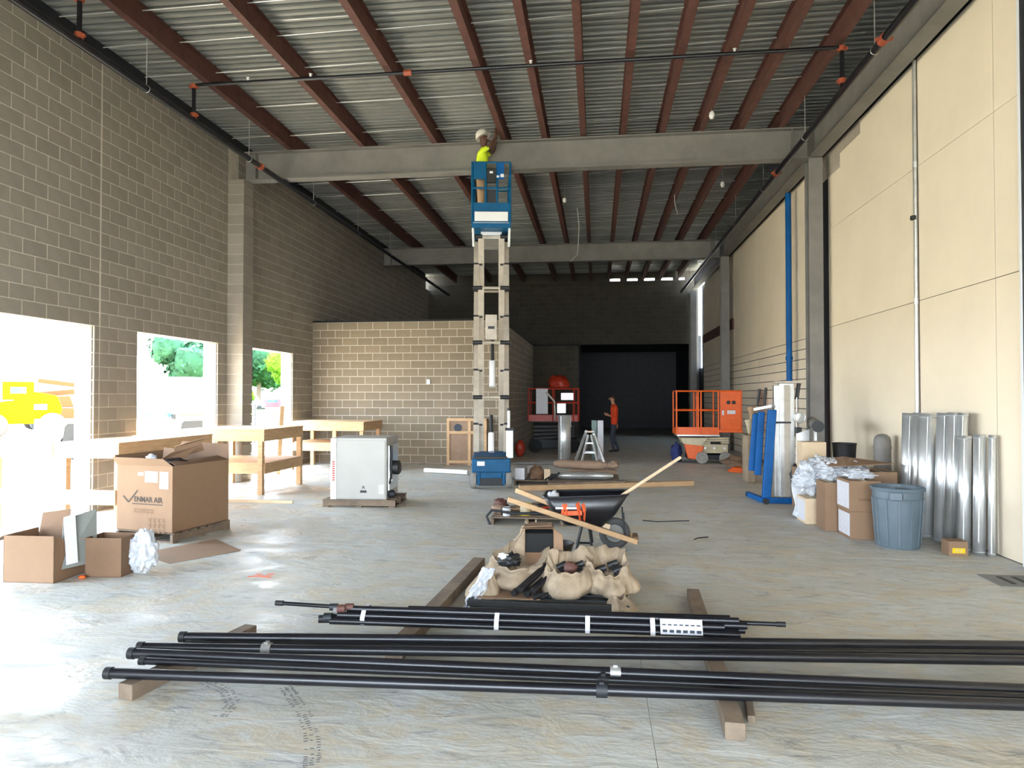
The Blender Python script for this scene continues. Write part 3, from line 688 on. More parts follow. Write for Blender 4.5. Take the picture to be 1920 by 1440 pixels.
# ================================================================== WHITE UNIT on a small pallet
T = Matrix.Translation((-4.12, 10.36, 0)) @ Matrix.Rotation(0.06, 4, 'Z')
t = thing('shipping_pallet', 'small wooden pallet under the white metal unit', 'pallet', (-3.65, 10.8, 0))
for i in range(5): MB(T).b(-0.12, 1.02, 0.0+i*0.19, 0.10+i*0.19, 0.095, 0.115).build('deck_board', M['woodgrey'], t)
for i in range(3): MB(T).b(-0.12, 1.02, 0.02+i*0.37, 0.06+i*0.37, 0.02, 0.094).build('stringer', M['woodgrey'], t)
for i in range(3): MB(T).b(-0.12+i*0.52, -0.02+i*0.52, 0, 0.86, 0.0, 0.019).build('bottom_board', M['woodgrey'], t)
t = thing('air_handler', 'white sheet metal air handling unit standing on a small pallet', 'appliance', (-3.65, 10.8, 0.115))
MB(T).b(0, 0.88, 0.03, 0.80, 0.115, 1.07).build('cabinet', M['offwhite'], t, bevel=0.008)
MB(T).b(0.10, 0.86, 0.018, 0.029, 0.13, 1.03).build('side_panel', M['offwhite'], t, bevel=0.004)
MB(T).b(0.0, 0.095, 0.014, 0.029, 0.12, 1.06).build('corner_trim', M['white'], t, bevel=0.004)
MB(T).b(-0.006, 0.0, 0.1, 0.5, 0.3, 0.6).build('spec_plate', M['galv'], t)
MB(T).b(0.885, 0.91, 0.10, 0.70, 0.25, 0.95).build('rear_plate', M['galv'], t, bevel=0.004)
MB(T).lathe([(0.05, 0), (0.11, 0.02), (0.11, 0.13), (0.08, 0.15)], (0.91, 0.2, 0.60), 16, axis='X').build('motor', M['black'], t, smooth=True)
MB(T).tube([(0.93, 0.12, 0.95), (0.94, 0.1, 0.8), (0.935, 0.1, 0.45), (0.9, 0.12, 0.35)], 0.02, 8).build('conduit', M['black'], t, smooth=True)
MB(T).b(0.91, 0.95, 0.10, 0.18, 0.40, 0.55).build('junction_box', M['white'], t)
MB(T).blob((0.93, 0.16, 0.19), (0.07, 0.06, 0.06), 0.1, 2, 2, 14, 8).build('rear_fitting', M['darksteel'], t, smooth=True)
MB(T).b(0.47, 0.57, 0.014, 0.0175, 0.225, 0.26).build('brand_badge', M['black'], t)
strip(MB(T), [(0.50, 0.285), (0.52, 0.33), (0.54, 0.285)], 0.012, 0.0165).build('warning_triangle', M['black'], t)
o = MB(T)
for k in range(5): strip(o, [(0.76, 0.22+k*0.03), (0.84, 0.22+k*0.03)], 0.012, 0.0165)
o.build('rating_lines', M['alu'], t)
o = MB(T)
for k in range(7): o.b(-0.002, -0.0005, 0.1, 0.2, 0.35+k*0.04, 0.37+k*0.04)
T2 = T @ Matrix.Translation((0.048, 0.0135, 0.60)) @ Matrix.Rotation(PI/2, 4, 'X')
o = MB(T)
for k in range(9): strip(o, [(0.03, 0.42+k*0.035), (0.07, 0.42+k*0.035)], 0.02, 0.0125)
o.build('side_lettering', M['redorange'], t)
MB().tube([(-4.05+1.25, 14.9, 0.06), (-3.75, 15.2, 0.06)], 0.05, 12).tube([(-2.9, 14.95, 0.06), (-3.85, 15.25, 0.06)], 0.052, 12).build('white_tube', M['white'], smooth=True, label='short white tube lying on the floor behind the white unit', cat='tube')

# framed crate leaning at the right end of the inner wall
t = thing('framed_crate', 'reddish plywood crate standing against the block wall, left of the blue lift', 'crate', (-3.3, 17.2, 0))
MB().b(-3.72, -2.75, 17.05, 17.4, 0, 1.15).build('body', M['brownpaper'], t, bevel=0.01)
for x in (-3.74, -3.2, -2.8): MB().b(x, x+0.07, 17.02, 17.05, 0, 1.17).build('batten', M['wood'], t)
for z_ in (0.05, 0.78, 1.1): MB().b(-3.67, -2.74, 17.0, 17.02, z_, z_+0.07).build('batten', M['wood'], t)
MB().lathe([(0.10, 0), (0.10, 0.01)], (-3.46, 17.04, 0.93), 16, axis='Y').build('round_label', M['denim'], t)

# ================================================================== BLUE SCISSOR LIFT
LX, LY = -1.955, 12.72
TL = Matrix.Translation((LX, LY, 0)) @ Matrix.Rotation(math.radians(8.5), 4, 'Z') @ Matrix.Translation((-LX, -LY, 0))
t = thing('scissor_lift', 'tall blue scissor lift fully raised with its narrow end towards us', 'lift', (LX, LY+0.9, 0))
def LB(x0, x1, y0, y1, z0, z1, name, m, bev=0.0, par=None): return MB(TL).b(LX+x0, LX+x1, LY+y0, LY+y1, z0, z1).build(name, m, par or t, bevel=bev)
ch = LB(-0.36, 0.36, 0.02, 1.80, 0.30, 0.56, 'chassis', M['blue'], 0.02)
for s in (-1, 1): LB(s*0.235-0.03, s*0.235+0.03, 0.0, 0.20, 0.08, 0.32, 'fender', M['blue'], 0.01)
LB(-0.24, 0.24, 0.03, 0.10, 0.06, 0.28, 'pothole_guard', M['darksteel'], 0.01)
LB(-0.20, 0.20, 0.0, 0.03, 0.20, 0.30, 'tow_bracket', M['blue'], 0.01)
LB(-0.26, -0.12, 0.004, 0.018, 0.43, 0.51, 'white_decal', M['white'])
LB(-0.30, 0.30, 0.0, 0.06, 0.55, 0.60, 'top_bumper', M['black'], 0.01)
for x, y in ((-0.33, 0.13), (0.33, 0.13), (-0.33, 1.55), (0.33, 1.55)):
    wh = MB(TL).lathe([(0.10, -0.055), (0.155, -0.055), (0.165, -0.03), (0.165, 0.03), (0.155, 0.055), (0.10, 0.055)], (LX+x, LY+y, 0.165), 22, axis='X').build('wheel', M['greyrubber'], t, smooth=True)
    MB(TL).lathe([(0.09, -0.062), (0.09, 0.062)], (LX+x, LY+y, 0.165), 16, axis='X').build('hub', M['blue'], wh)
zs_ = [0.66, 1.70, 2.74, 3.78, 4.76]; ya, yb = 0.30, 0.72
for k in range(4):
    z0_, z1_ = zs_[k], zs_[k+1]
    for s in (-1, 1):
        MB(TL).bar((LX+s*0.285, LY+ya, z0_), (LX+s*0.285, LY+yb, z1_), 0.055, 0.11, up=(1, 0, 0)).build('scissor_arm', M['arm'], t)
        MB(TL).bar((LX+s*0.195, LY+yb, z0_), (LX+s*0.195, LY+ya, z1_), 0.055, 0.11, up=(1, 0, 0)).build('scissor_arm', M['arm'], t)
        for yy_ in (ya, yb): MB(TL).tube([(LX+s*0.17, LY+yy_, z1_), (LX+s*0.35, LY+yy_, z1_)], 0.042, 12).build('pivot_bushing', M['black'], t, smooth=True)
        MB(TL).tube([(LX+s*0.17, LY+(ya+yb)/2, (z0_+z1_)/2), (LX+s*0.34, LY+(ya+yb)/2, (z0_+z1_)/2)], 0.035, 12).build('pivot_bushing', M['black'], t, smooth=True)
    for yy_ in (ya, yb): MB(TL).tube([(LX-0.3, LY+yy_, z1_), (LX+0.3, LY+yy_, z1_)], 0.026, 10).build('cross_tube', M['arm'], t, smooth=True)
for (x, y, za, zb_) in ((0.0, 0.35, 0.66, 1.35), (0.02, 0.5, 1.9, 2.9)):
    MB(TL).tube([(LX+x, LY+y, za), (LX+x, LY+y+0.15, (za+zb_)/2)], 0.06, 12).build('lift_cylinder', M['white'], t, smooth=True)
    MB(TL).tube([(LX+x, LY+y+0.15, (za+zb_)/2), (LX+x, LY+y+0.25, zb_)], 0.035, 12).build('cylinder_rod', M['black'], t, smooth=True)
MB(TL).b(LX-0.11, LX+0.11, LY+0.1, LY+0.18, 2.78, 3.25).build('cable_tray', M['arm'], t, bevel=0.01)
MB(TL).b(LX-0.06, LX+0.06, LY+0.09, LY+0.10, 2.98, 3.03).build('tray_slot', M['black'], t)
MB(TL).b(LX+0.28, LX+0.41, LY+0.02, LY+0.12, 0.57, 1.08).build('control_box', M['white'], t, bevel=0.01)
MB(TL).b(LX+0.26, LX+0.43, LY+0.02, LY+0.12, 1.08, 1.13).build('control_box_lid', M['black'], t, bevel=0.008)
MB(TL).tube([(LX+0.33, LY+0.07, 1.13), (LX+0.33, LY+0.07, 1.45)], 0.025, 8).build('control_handle', M['white'], t, smooth=True)
MB(TL).tube([(LX+0.33, LY+0.07, 1.45), (LX+0.33, LY+0.07, 1.50)], 0.035, 8).build('handle_knob', M['black'], t, smooth=True)
# platform
P0 = 4.93
LB(-0.37, 0.37, 0.0, 1.80, 4.86, 4.95, 'platform_frame', M['blue'], 0.01)
LB(-0.35, 0.35, 0.01, 1.79, 4.95, 4.97, 'platform_floor', M['alu'])
LB(-0.31, 0.31, -0.034, -0.024, 4.975, 5.15, 'white_sign', M['white'], 0.004)
LB(-0.36, 0.36, 0.008, 0.02, 4.96, 5.33, 'toe_board', M['blue'])
for s in (-1, 1): LB(s*0.355-0.008, s*0.355+0.008, 0.02, 1.79, 4.96, 5.12, 'toe_board', M['blue'])
def rl(p, q, r=0.019): MB(TL).tube([(LX+p[0], LY+p[1], p[2]), (LX+q[0], LY+q[1], q[2])], r, 8).build('guard_rail', M['blue'], t, smooth=True)
zt, zm = 6.08, 5.60
for s in (-1, 1):
    for z_ in (zt, zm): rl((s*0.355, 0.0, z_), (s*0.355, 1.8, z_))
    for y in (0.0, 0.6, 1.2, 1.8): rl((s*0.355, y, 4.95), (s*0.355, y, zt))
for y in (0.0, 1.8):
    for z_ in (zt, zm): rl((-0.355, y, z_), (0.355, y, z_))
rl((-0.10, 0.0, 5.33), (-0.10, 0.0, zt), 0.022); rl((0.11, 0.0, 5.33), (0.11, 0.0, zt), 0.022)
LB(-0.33, -0.09, -0.02, -0.004, 5.76, 6.07, 'rail_panel', M['blue'], 0.005)
LB(0.10, 0.24, -0.02, -0.004, 5.76, 6.07, 'rail_panel', M['brightblue'], 0.005)
LB(-0.085, 0.085, -0.05, 0.05, 5.70, 5.95, 'control_panel', M['black'], 0.01)
LB(-0.03, 0.03, -0.055, -0.05, 5.86, 5.90, 'decal', M['white']); LB(0.10, 0.145, -0.026, -0.021, 5.79, 5.83, 'decal', M['white']); LB(0.17, 0.235, -0.026, -0.021, 5.80, 5.86, 'decal', M['white'])
LB(-0.085, 0.08, 0.03, 0.05, 5.33, 5.58, 'tool_tray', M['darksteel'], 0.005)
for s in (-1, 1): MB(TL).bar((LX+s*0.34, LY+0.05, 4.86), (LX+s*0.33, LY+0.08, 4.52), 0.03, 0.05).build('support_leg', M['white'], t)
LB(-0.20, 0.20, 0.3, 1.3, 4.72, 4.86, 'platform_beam', M['alu'], 0.01)

# ================================================================== PEOPLE
def human(name, label, parts, mats, matf, head, extra=None):
    """one continuous skinned body. parts: list of chains [(point, radius), ...]; first chain starts at the pelvis"""
    vs = []; es = []; rs = []; idx = {}
    def vid(p, r):
        k = tuple(round(q, 4) for q in p)
        if k not in idx: idx[k] = len(vs); vs.append(p); rs.append(r)
        return idx[k]
    for ch_ in parts:
        ids = [vid(p, r) for p, r in ch_]
        es += list(zip(ids[:-1], ids[1:]))
    me = bpy.data.meshes.new(name); me.from_pydata(vs, es, []); o = bpy.data.objects.new(name, me); C.objects.link(o)
    sk = o.modifiers.new('skin', 'SKIN'); sk.branch_smoothing = 0.6
    if not me.skin_vertices: 
        bm = bmesh.new(); bm.from_mesh(me); bm.verts.layers.skin.verify(); bm.to_mesh(me); bm.free()
    for i, r in enumerate(rs):
        v = me.skin_vertices[0].data[i]
        v.radius = (r, r) if not isinstance(r, tuple) else r
        v.use_root = (i == 0)
    sb = o.modifiers.new('sub', 'SUBSURF'); sb.levels = 2; sb.render_levels = 2
    bpy.context.view_layer.update()
    me2 = bpy.data.meshes.new_from_object(o.evaluated_get(bpy.context.evaluated_depsgraph_get()))
    bpy.data.objects.remove(o)
    root = thing(name, label, 'person', tuple(parts[0][0][0][:2])+(min(v.co.z for v in me2.vertices),))
    for v in me2.vertices: v.co = v.co-root.location
    for m in mats: me2.materials.append(m)
    for p in me2.polygons:
        p.material_index = matf(p.center+root.location); p.use_smooth = True
    b_ = bpy.data.objects.new('body', me2); C.objects.link(b_); b_.parent = root
    return root
def hand(wrist, direction, side, curl=0.3):
    """palm and five fingers as chains starting at the wrist"""
    w_ = Vector(wrist); d = Vector(direction).normalized(); s = Vector(side).normalized(); n_ = d.cross(s)
    out = []; pm = w_+d*0.05
    out.append([(tuple(w_), 0.026), (tuple(pm), 0.034)])
    for k, L in enumerate((0.075, 0.085, 0.08, 0.062)):
        b0 = pm+d*0.04+s*(0.03-0.02*k); b1 = b0+d*L*0.5+n_*curl*0.02; b2 = b1+d*L*0.45+n_*curl*0.05
        out.append([(tuple(pm), 0.034), (tuple(b0), 0.0105), (tuple(b1), 0.0095), (tuple(b2), 0.008)])
    t0 = w_+d*0.03+s*0.045; t1 = t0+d*0.035+s*0.02
    out.append([(tuple(w_), 0.026), (tuple(t0), 0.012), (tuple(t1), 0.010)])
    return out
# worker in the raised basket, turned to the right, looking up, arms raised
bx, by, bz = -2.19, 13.05, 4.97
pel = (bx, by, bz+0.93)
parts = [[(pel, (0.15, 0.12)), ((bx, by, bz+1.10), (0.135, 0.11)), ((bx+0.01, by, bz+1.30), (0.165, 0.12)), ((bx+0.02, by, bz+1.42), (0.12, 0.10)), ((bx+0.03, by, bz+1.50), 0.058), ((bx+0.045, by, bz+1.57), 0.062), ((bx+0.04, by, bz+1.66), 0.098), ((bx+0.03, by, bz+1.76), 0.088)]]
for s, yk in ((-1, 0.05), (1, 0.02)):
    parts.append([(pel, (0.15, 0.12)), ((bx, by+s*0.10, bz+0.86), 0.098), ((bx+0.03+0.03*s, by+s*0.11, bz+0.48), 0.068), ((bx-0.02, by+s*0.12, bz+0.12), 0.045), ((bx-0.02, by+s*0.12, bz+0.05), 0.045), ((bx+0.12, by+s*0.13, bz+0.035), 0.035)])
    sh = (bx+0.03, by+s*0.17, bz+1.40); el = (bx+0.20, by+s*0.19, bz+1.52-0.06*(s < 0)); wr_ = (bx+0.27, by+s*0.09, bz+1.74+0.07*s)
    parts.append([((bx+0.02, by, bz+1.42), (0.12, 0.10)), (sh, 0.062), (el, 0.043), (wr_, 0.028)])
    parts += hand(wr_, (0.15, 0, 1), (1, 0, 0))
def mf(p):
    z = p.z-bz
    if z > 1.5 or (p.x > bx+0.17 and z > 1.2): return 2
    if p.x > bx+0.12 and z > 1.44: return 2
    if z > 0.93: return 0
    if z < 0.12: return 3
    return 1
wk = human('person', 'worker in white hard hat and neon yellow shirt reaching up from the lift basket', parts, [M['hivis'], M['khaki'], M['skindark'], M['black']], mf, None)
TH_ = Matrix.Translation((bx+0.02, by, bz+1.72)) @ Matrix.Rotation(-0.45, 4, 'Y')
MB(TH_).lathe([(0.135, 0.0), (0.130, 0.05), (0.105, 0.11), (0.05, 0.145), (0.01, 0.152)], (0, 0, 0), 22).build('hard_hat', M['hatwhite'], wk, smooth=True)
MB(TH_).lathe([(0.132, 0.0), (0.155, -0.006), (0.155, 0.004), (0.132, 0.012)], (0.012, 0, 0), 22).build('hat_brim', M['hatwhite'], wk, smooth=True)
MB().blob((bx+0.135, by, bz+1.65), (0.028, 0.018, 0.022), 0.05, 2, 1, 10, 7).build('nose', M['skindark'], wk, smooth=True)
for s in (-1, 1):
    MB().blob((bx+0.035, by+s*0.095, bz+1.66), (0.028, 0.012, 0.034), 0.05, 2, 1, 10, 7).build('ear', M['skindark'], wk, smooth=True)
    MB().blob((bx+0.115, by+s*0.035, bz+1.685), (0.012, 0.014, 0.01), 0.0, 2, 1, 8, 6).build('eye', M['white'], wk, smooth=True)
MB().tube([(bx+0.30, by+0.05, bz+1.82), (bx+0.34, by+0.02, bz+2.02)], 0.02, 8).box((bx+0.33, by+0.03, bz+1.98), (0.09, 0.05, 0.10)).build('hand_tool', M['redsteel'], label='small dark power tool held up to the joist by the lift worker', cat='tool')
# walking worker in the back, seen from his left side, facing left
bx, by, bz = 0.50, 21.55, 0.0
pel = (bx, by, bz+0.93)
parts = [[(pel, (0.13, 0.145)), ((bx+0.02, by, bz+1.10), (0.125, 0.14)), ((bx+0.02, by, bz+1.30), (0.135, 0.17)), ((bx+0.01, by, bz+1.42), (0.10, 0.14)), ((bx-0.02, by, bz+1.50), 0.055), ((bx-0.035, by, bz+1.57), 0.06), ((bx-0.05, by, bz+1.65), 0.092), ((bx-0.045, by, bz+1.72), 0.082)]]
for s, kx, fx in ((-1, -0.06, -0.02), (1, -0.02, 0.14)):
    parts.append([(pel, (0.13, 0.145)), ((bx, by+s*0.09, bz+0.86), 0.095), ((bx+kx, by+s*0.10, bz+0.48), 0.067), ((bx+fx, by+s*0.10, bz+0.12), 0.045), ((bx+fx, by+s*0.10, bz+0.05), 0.045), ((bx+fx-0.14, by+s*0.11, bz+0.036), 0.034)])
sh = (bx+0.02, by-0.19, bz+1.38); parts.append([((bx+0.01, by, bz+1.42), (0.10, 0.14)), (sh, 0.06), ((bx+0.04, by-0.21, bz+1.10), 0.045), ((bx-0.15, by-0.16, bz+1.12), 0.029)]); parts += hand((bx-0.15, by-0.16, bz+1.12), (-1, 0.1, 0.5), (0, 0, 1))
sh = (bx+0.02, by+0.19, bz+1.38); parts.append([((bx+0.01, by, bz+1.42), (0.10, 0.14)), (sh, 0.06), ((bx+0.08, by+0.22, bz+1.10), 0.045), ((bx+0.10, by+0.21, bz+0.87), 0.029)]); parts += hand((bx+0.10, by+0.21, bz+0.87), (0, 0, -1), (-1, 0, 0))
def mf2(p):
    z = p.z
    if z > 1.47: return 2
    if p.x < bx-0.10 and 1.0 < z < 1.4: return 2
    if p.y > by+0.15 and z < 0.90 and p.x > bx+0.02 and z > 0.6: return 2
    if z > 0.86: return 0
    if z < 0.11: return 3
    return 1
wk = human('person', 'worker in bright orange shirt and dark trousers standing at the dark far end', parts, [M['tee'], M['denim'], M['skin'], M['black']], mf2, None)
MB().blob((bx-0.03, by, bz+1.70), (0.098, 0.088, 0.085), 0.05, 3, 2, 18, 12).build('hair', M['hair'], wk, smooth=True)
MB().blob((bx-0.145, by, bz+1.635), (0.022, 0.014, 0.02), 0.03, 2, 1, 10, 7).build('nose', M['skin'], wk, smooth=True)
for s in (-1, 1): MB().blob((bx-0.04, by+s*0.088, bz+1.635), (0.022, 0.012, 0.032), 0.03, 2, 1, 10, 7).build('ear', M['skin'], wk, smooth=True)
# ================================================================== ORANGE LIFT at the right, side on
t = thing('scissor_lift', 'bright orange compact scissor lift with cream sides parked by the panel wall', 'lift', (2.8, 18.6, 0))
def OB(x0, x1, y0, y1, z0, z1, name, m, bev=0.0, par=None): return MB().b(x0, x1, y0, y1, z0, z1).build(name, m, par or t, bevel=bev)
OB(2.32, 3.35, 18.25, 18.95, 0.10, 0.22, 'chassis', M['darksteel'], 0.01)
MB().prism([(2.30, 0.13), (2.62, 0.10), (2.68, 0.45), (2.20, 0.50)], 0.16, lambda a, b_, h: (a, 18.12+h, b_)).build('battery_door', M['orange'], t, bevel=0.01)
MB().prism([(2.18, 0.50), (2.62, 0.42), (2.80, 0.66), (2.10, 0.66)], 0.66, lambda a, b_, h: (a, 18.14+h, b_)).build('cream_side', M['cream'], t, bevel=0.01)
OB(2.66, 3.30, 18.2, 18.9, 0.26, 0.50, 'cylinder_cover', M['cream'], 0.02)
for k in range(3):
    MB().bar((2.60, 18.22, 0.52+k*0.055), (3.32, 18.22, 0.54+k*0.055), 0.04, 0.045).build('scissor_arm', M['cream'], t)
for x in (2.72, 2.95, 3.2): MB().tube([(x, 18.12, 0.40), (x, 18.25, 0.40)], 0.03, 10).build('pivot_pin', M['white'], t, smooth=True)
MB().tube([(2.85, 18.13, 0.53), (3.1, 18.13, 0.53)], 0.03, 8).build('hydraulic_cylinder', M['black'], t, smooth=True)
for x, y in ((2.64, 18.12), (3.22, 18.12), (2.64, 18.9), (3.22, 18.9)):
    wh = MB().lathe([(0.085, -0.05), (0.14, -0.05), (0.155, -0.03), (0.155, 0.03), (0.14, 0.05), (0.085, 0.05)], (x, y, 0.155), 22, axis='Y').build('wheel', M['greyrubber'], t, smooth=True)
    MB().lathe([(0.09, -0.03), (0.09, 0.03)], (x, y, 0.155), 16, axis='Y').build('hub', M['black'], wh)
OB(2.02, 3.08, 18.12, 18.90, 0.70, 0.74, 'platform_floor', M['alu'])
OB(2.02, 2.60, 18.10, 18.125, 0.74, 0.93, 'toe_board', M['orange'], 0.004); OB(2.63, 3.06, 18.10, 18.125, 0.74, 0.93, 'toe_board', M['orange'], 0.004)
OB(2.02, 3.06, 18.88, 18.90, 0.74, 0.90, 'toe_board', M['orange'], 0.004); OB(2.0, 2.02, 18.12, 18.9, 0.74, 0.9, 'toe_board', M['orange'], 0.004)
def orl(p, q, m=M['orange'], r=0.02, par=None): MB().tube([p, q], r, 8).build('guard_rail', m, par or t, smooth=True)
for y in (18.11, 18.89):
    for z_ in (1.85, 1.36): orl((2.01, y, z_), (3.62 if z_ > 1.5 else 3.05, y, z_))
    for x in (2.01, 2.55, 2.62, 3.05): orl((x, y, 0.74), (x, y, 1.85))
for z_ in (1.85, 1.36): orl((2.01, 18.11, z_), (2.01, 18.89, z_)); orl((3.62, 18.11, 1.85), (3.62, 18.89, 1.85))
OB(3.09, 3.60, 18.08, 18.12, 0.86, 1.84, 'front_panel', M['orange'], 0.01)
OB(3.06, 3.63, 18.06, 18.14, 0.80, 0.87, 'panel_foot', M['orange'], 0.01)
OB(3.57, 3.63, 18.1, 18.9, 0.85, 1.84, 'front_panel', M['orange'], 0.01)
for x in (3.29, 3.42): MB().lathe([(0.045, 0), (0.05, 0.012)], (x, 18.06, 1.56), 12, axis='Y').build('round_hole', M['black'], t)
OB(3.26, 3.46, 18.072, 18.079, 1.27, 1.36, 'white_label', M['paper']); OB(3.13, 3.18, 18.072, 18.079, 1.24, 1.36, 'white_label', M['paper'])
MB().blob((2.05, 18.55, 0.24), (0.14, 0.16, 0.24), 0.3, 2.2, 21, 20, 12, flat=-0.239).build('cloth_heap', mat('navycloth', (0.02, 0.03, 0.12), 0.9), smooth=True, label='dark blue heap of cloth on the floor at the left end of the orange lift', cat='cloth')

# ================================================================== RED LIFT in the dark back left
t = thing('scissor_lift', 'dark red scissor lift standing in the shadow at the far back left', 'lift', (-1.35, 21.6, 0))
OB(-2.05, -0.60, 21.25, 22.0, 0.12, 0.40, 'chassis', M['darksteel'], 0.02)
for k in range(4): MB().bar((-1.95, 21.3, 0.42+0.12*k), (-0.7, 21.3, 0.50+0.10*k), 0.05, 0.07).build('scissor_arm', M['darksteel'], t)
for x in (-1.9, -0.75):
    for y in (21.2, 21.95): MB().lathe([(0.05, -0.06), (0.2, -0.06), (0.2, 0.06), (0.05, 0.06)], (x, y, 0.2), 18, axis='Y').build('wheel', M['rubber'], t, smooth=True)
OB(-2.1, -0.58, 21.18, 22.0, 0.92, 0.97, 'platform_floor', M['darksteel'])
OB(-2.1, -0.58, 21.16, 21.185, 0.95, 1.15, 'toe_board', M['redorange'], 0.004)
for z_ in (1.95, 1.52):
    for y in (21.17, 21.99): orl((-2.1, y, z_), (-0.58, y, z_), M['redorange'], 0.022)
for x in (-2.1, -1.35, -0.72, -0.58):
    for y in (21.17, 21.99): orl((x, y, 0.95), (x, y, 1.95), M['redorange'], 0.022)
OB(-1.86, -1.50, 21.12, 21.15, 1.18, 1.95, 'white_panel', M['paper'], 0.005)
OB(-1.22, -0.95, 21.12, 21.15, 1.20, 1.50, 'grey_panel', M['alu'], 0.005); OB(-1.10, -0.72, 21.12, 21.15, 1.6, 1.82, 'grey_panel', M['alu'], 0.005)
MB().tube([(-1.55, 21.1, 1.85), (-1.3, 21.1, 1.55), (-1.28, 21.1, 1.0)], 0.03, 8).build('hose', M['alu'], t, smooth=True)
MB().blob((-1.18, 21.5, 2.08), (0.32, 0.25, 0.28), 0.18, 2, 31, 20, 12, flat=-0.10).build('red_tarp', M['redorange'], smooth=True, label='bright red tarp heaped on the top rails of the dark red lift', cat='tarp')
MB().blob((-2.18, 19.6, 0.24), (0.13, 0.12, 0.24), 0.15, 2, 33, 16, 12, flat=-0.239).build('red_canister', M['redorange'], smooth=True, label='small red canister on the floor just right of the blue lift base', cat='canister')

# duct pieces, ladder and tube in the back middle
def duct(label, x, y, r, h, lean=(0, 0), group=None, m='galv', z=0.0, open_=True):
    t = thing('sheet_metal_duct', label, 'duct', (x, y, z), group=group)
    tx, ty = lean
    MB().tube([(x, y, z), (x+tx, y+ty, z+h)], r, 26, cap=not open_).build('shell', M[m], t, smooth=True, solid=0.002)
    MB().ring((x, y, z+0.03), r, 0.006, n=26, m=6).build('rolled_edge', M[m], t, smooth=True)
    MB().ring((x+tx*0.985, y+ty*0.985, z+h-0.03), r, 0.006, n=26, m=6).build('rolled_edge', M[m], t, smooth=True)
    MB().bar((x-r*0.5, y-r*0.86, z+0.03), (x-r*0.5+tx, y-r*0.86+ty, z+h-0.03), 0.012, 0.006).build('seam', M[m], t)
    return t
duct('wide silver duct standing upright on the floor between the blue lift and the stepladder', -0.87, 18.5, 0.17, 1.22)
MB().b(0.0, 0.16, 19.0, 19.05, 0, 1.06).build('standing_board', M['paper'], label='narrow white panel standing upright behind the aluminium stepladder', cat='panel', bevel=0.004)
MB().b(-0.16, -0.02, 19.1, 19.14, 0, 1.06).build('standing_board', mat('greenglass', (0.10, 0.18, 0.16), 0.4), label='narrow grey green panel beside the white panel behind the stepladder', cat='panel', bevel=0.004)
t = thing('stepladder', 'aluminium multi-position ladder standing open in an A shape', 'ladder', (-0.2, 18.1, 0))
for (yy_, s0) in ((17.85, 0), (18.35, 1)):
    for s in (-1, 1):
        ax = -0.20+s*(0.09+0.0*s0); bx_ = -0.20+s*0.38
        MB().bar((ax, 18.08+0.02*s0, 0.80), (bx_, yy_, 0.0), 0.03, 0.07).build('rail', M['alu'], t)
        MB().box((bx_, yy_, 0.02), (0.05, 0.09, 0.04)).build('foot', M['black'], t)
        a2 = -0.20+s*0.04; b2 = -0.20+s*0.20
        MB().bar((a2, 18.02+0.1*s0, 0.72), (b2, yy_-0.03+0.06*s0, 0.02), 0.025, 0.06).build('rail', M['alu'], t)
    for k in range(1, 3):
        f = k/3; zz = 0.72*(1-f)+0.03; hw = 0.04+0.16*f; yr = 18.02+(yy_-18.02)*f
        MB().bar((-0.20-hw, yr, zz), (-0.20+hw, yr, zz), 0.05, 0.03).build('rung', M['alu'], t)
for s in (-1, 1): MB().lathe([(0.05, -0.03), (0.05, 0.03)], (-0.20+s*0.09, 18.08, 0.80), 14, axis='X').build('hinge', M['alu'], t)
MB().bar((-0.30, 18.08, 0.80), (-0.10, 18.08, 0.80), 0.07, 0.04).build('top_rung', M['woodpale'], t)
MB().tube([(-2.1, 17.2, 0.04), (-0.7, 17.5, 0.04)], 0.035, 8).build('hose_length', M['greysteel'], smooth=True, label='length of dark hose lying behind the blue lift at the foot of the wide duct', cat='hose')

# ================================================================== PALLET WITH ROLLED INSULATION, planks
t = thing('shipping_pallet', 'long wooden pallet on the floor carrying brown paper rolls', 'pallet', (-0.6, 13.9, 0))
for k in range(8): MB().b(-1.60, 0.42, 13.30+k*0.155, 13.40+k*0.155, 0.085, 0.105).build('deck_board', M['woodgrey'], t)
for k in range(3): MB().b(-1.60+k*0.99, -1.56+k*0.99, 13.30, 14.48, 0, 0.084).build('stringer', M['woodgrey'], t)
def roll(label, p, q, r, m, seed, cat='roll', sqz=0.85, amp=0.06):
    p = Vector(p); q = Vector(q); n = 14; g = []
    d = (q-p).normalized(); u = Vector((0, 0, 1)); s_ = d.cross(u).normalized()
    for i in range(n+1):
        f = i/n; e = min(1, 0.55+3*min(f, 1-f)); row = []
        for k in range(19):
            a = 2*PI*k/18; kk = 1+amp*2*mnoise.noise(Vector((math.cos(a)*1.5+seed, math.sin(a)*1.5, f*6)))
            row.append(p+(q-p)*f+(s_*math.cos(a)+u*math.sin(a)*sqz)*r*e*kk)
        g.append(row)
    mb = MB(); mb.sheet(g)
    mb.add(g[0][:-1], [tuple(range(18))]); mb.add(g[-1][:-1], [tuple(range(18))])
    return mb.build('paper_roll', m, smooth=True, label=label, cat=cat)
roll('thick brown paper covered insulation roll lying on top of the pallet load', (-0.85, 13.5, 0.41), (0.22, 13.62, 0.37), 0.10, M['brownpaper'], 1)
roll('grey white insulation roll under the brown roll on the pallet', (-0.80, 13.42, 0.19), (0.30, 13.5, 0.185), 0.085, M['alu'], 2)
roll('second brown roll at the back of the pallet', (-0.6, 13.9, 0.21), (0.38, 13.95, 0.20), 0.09, M['brownpaper'], 3)
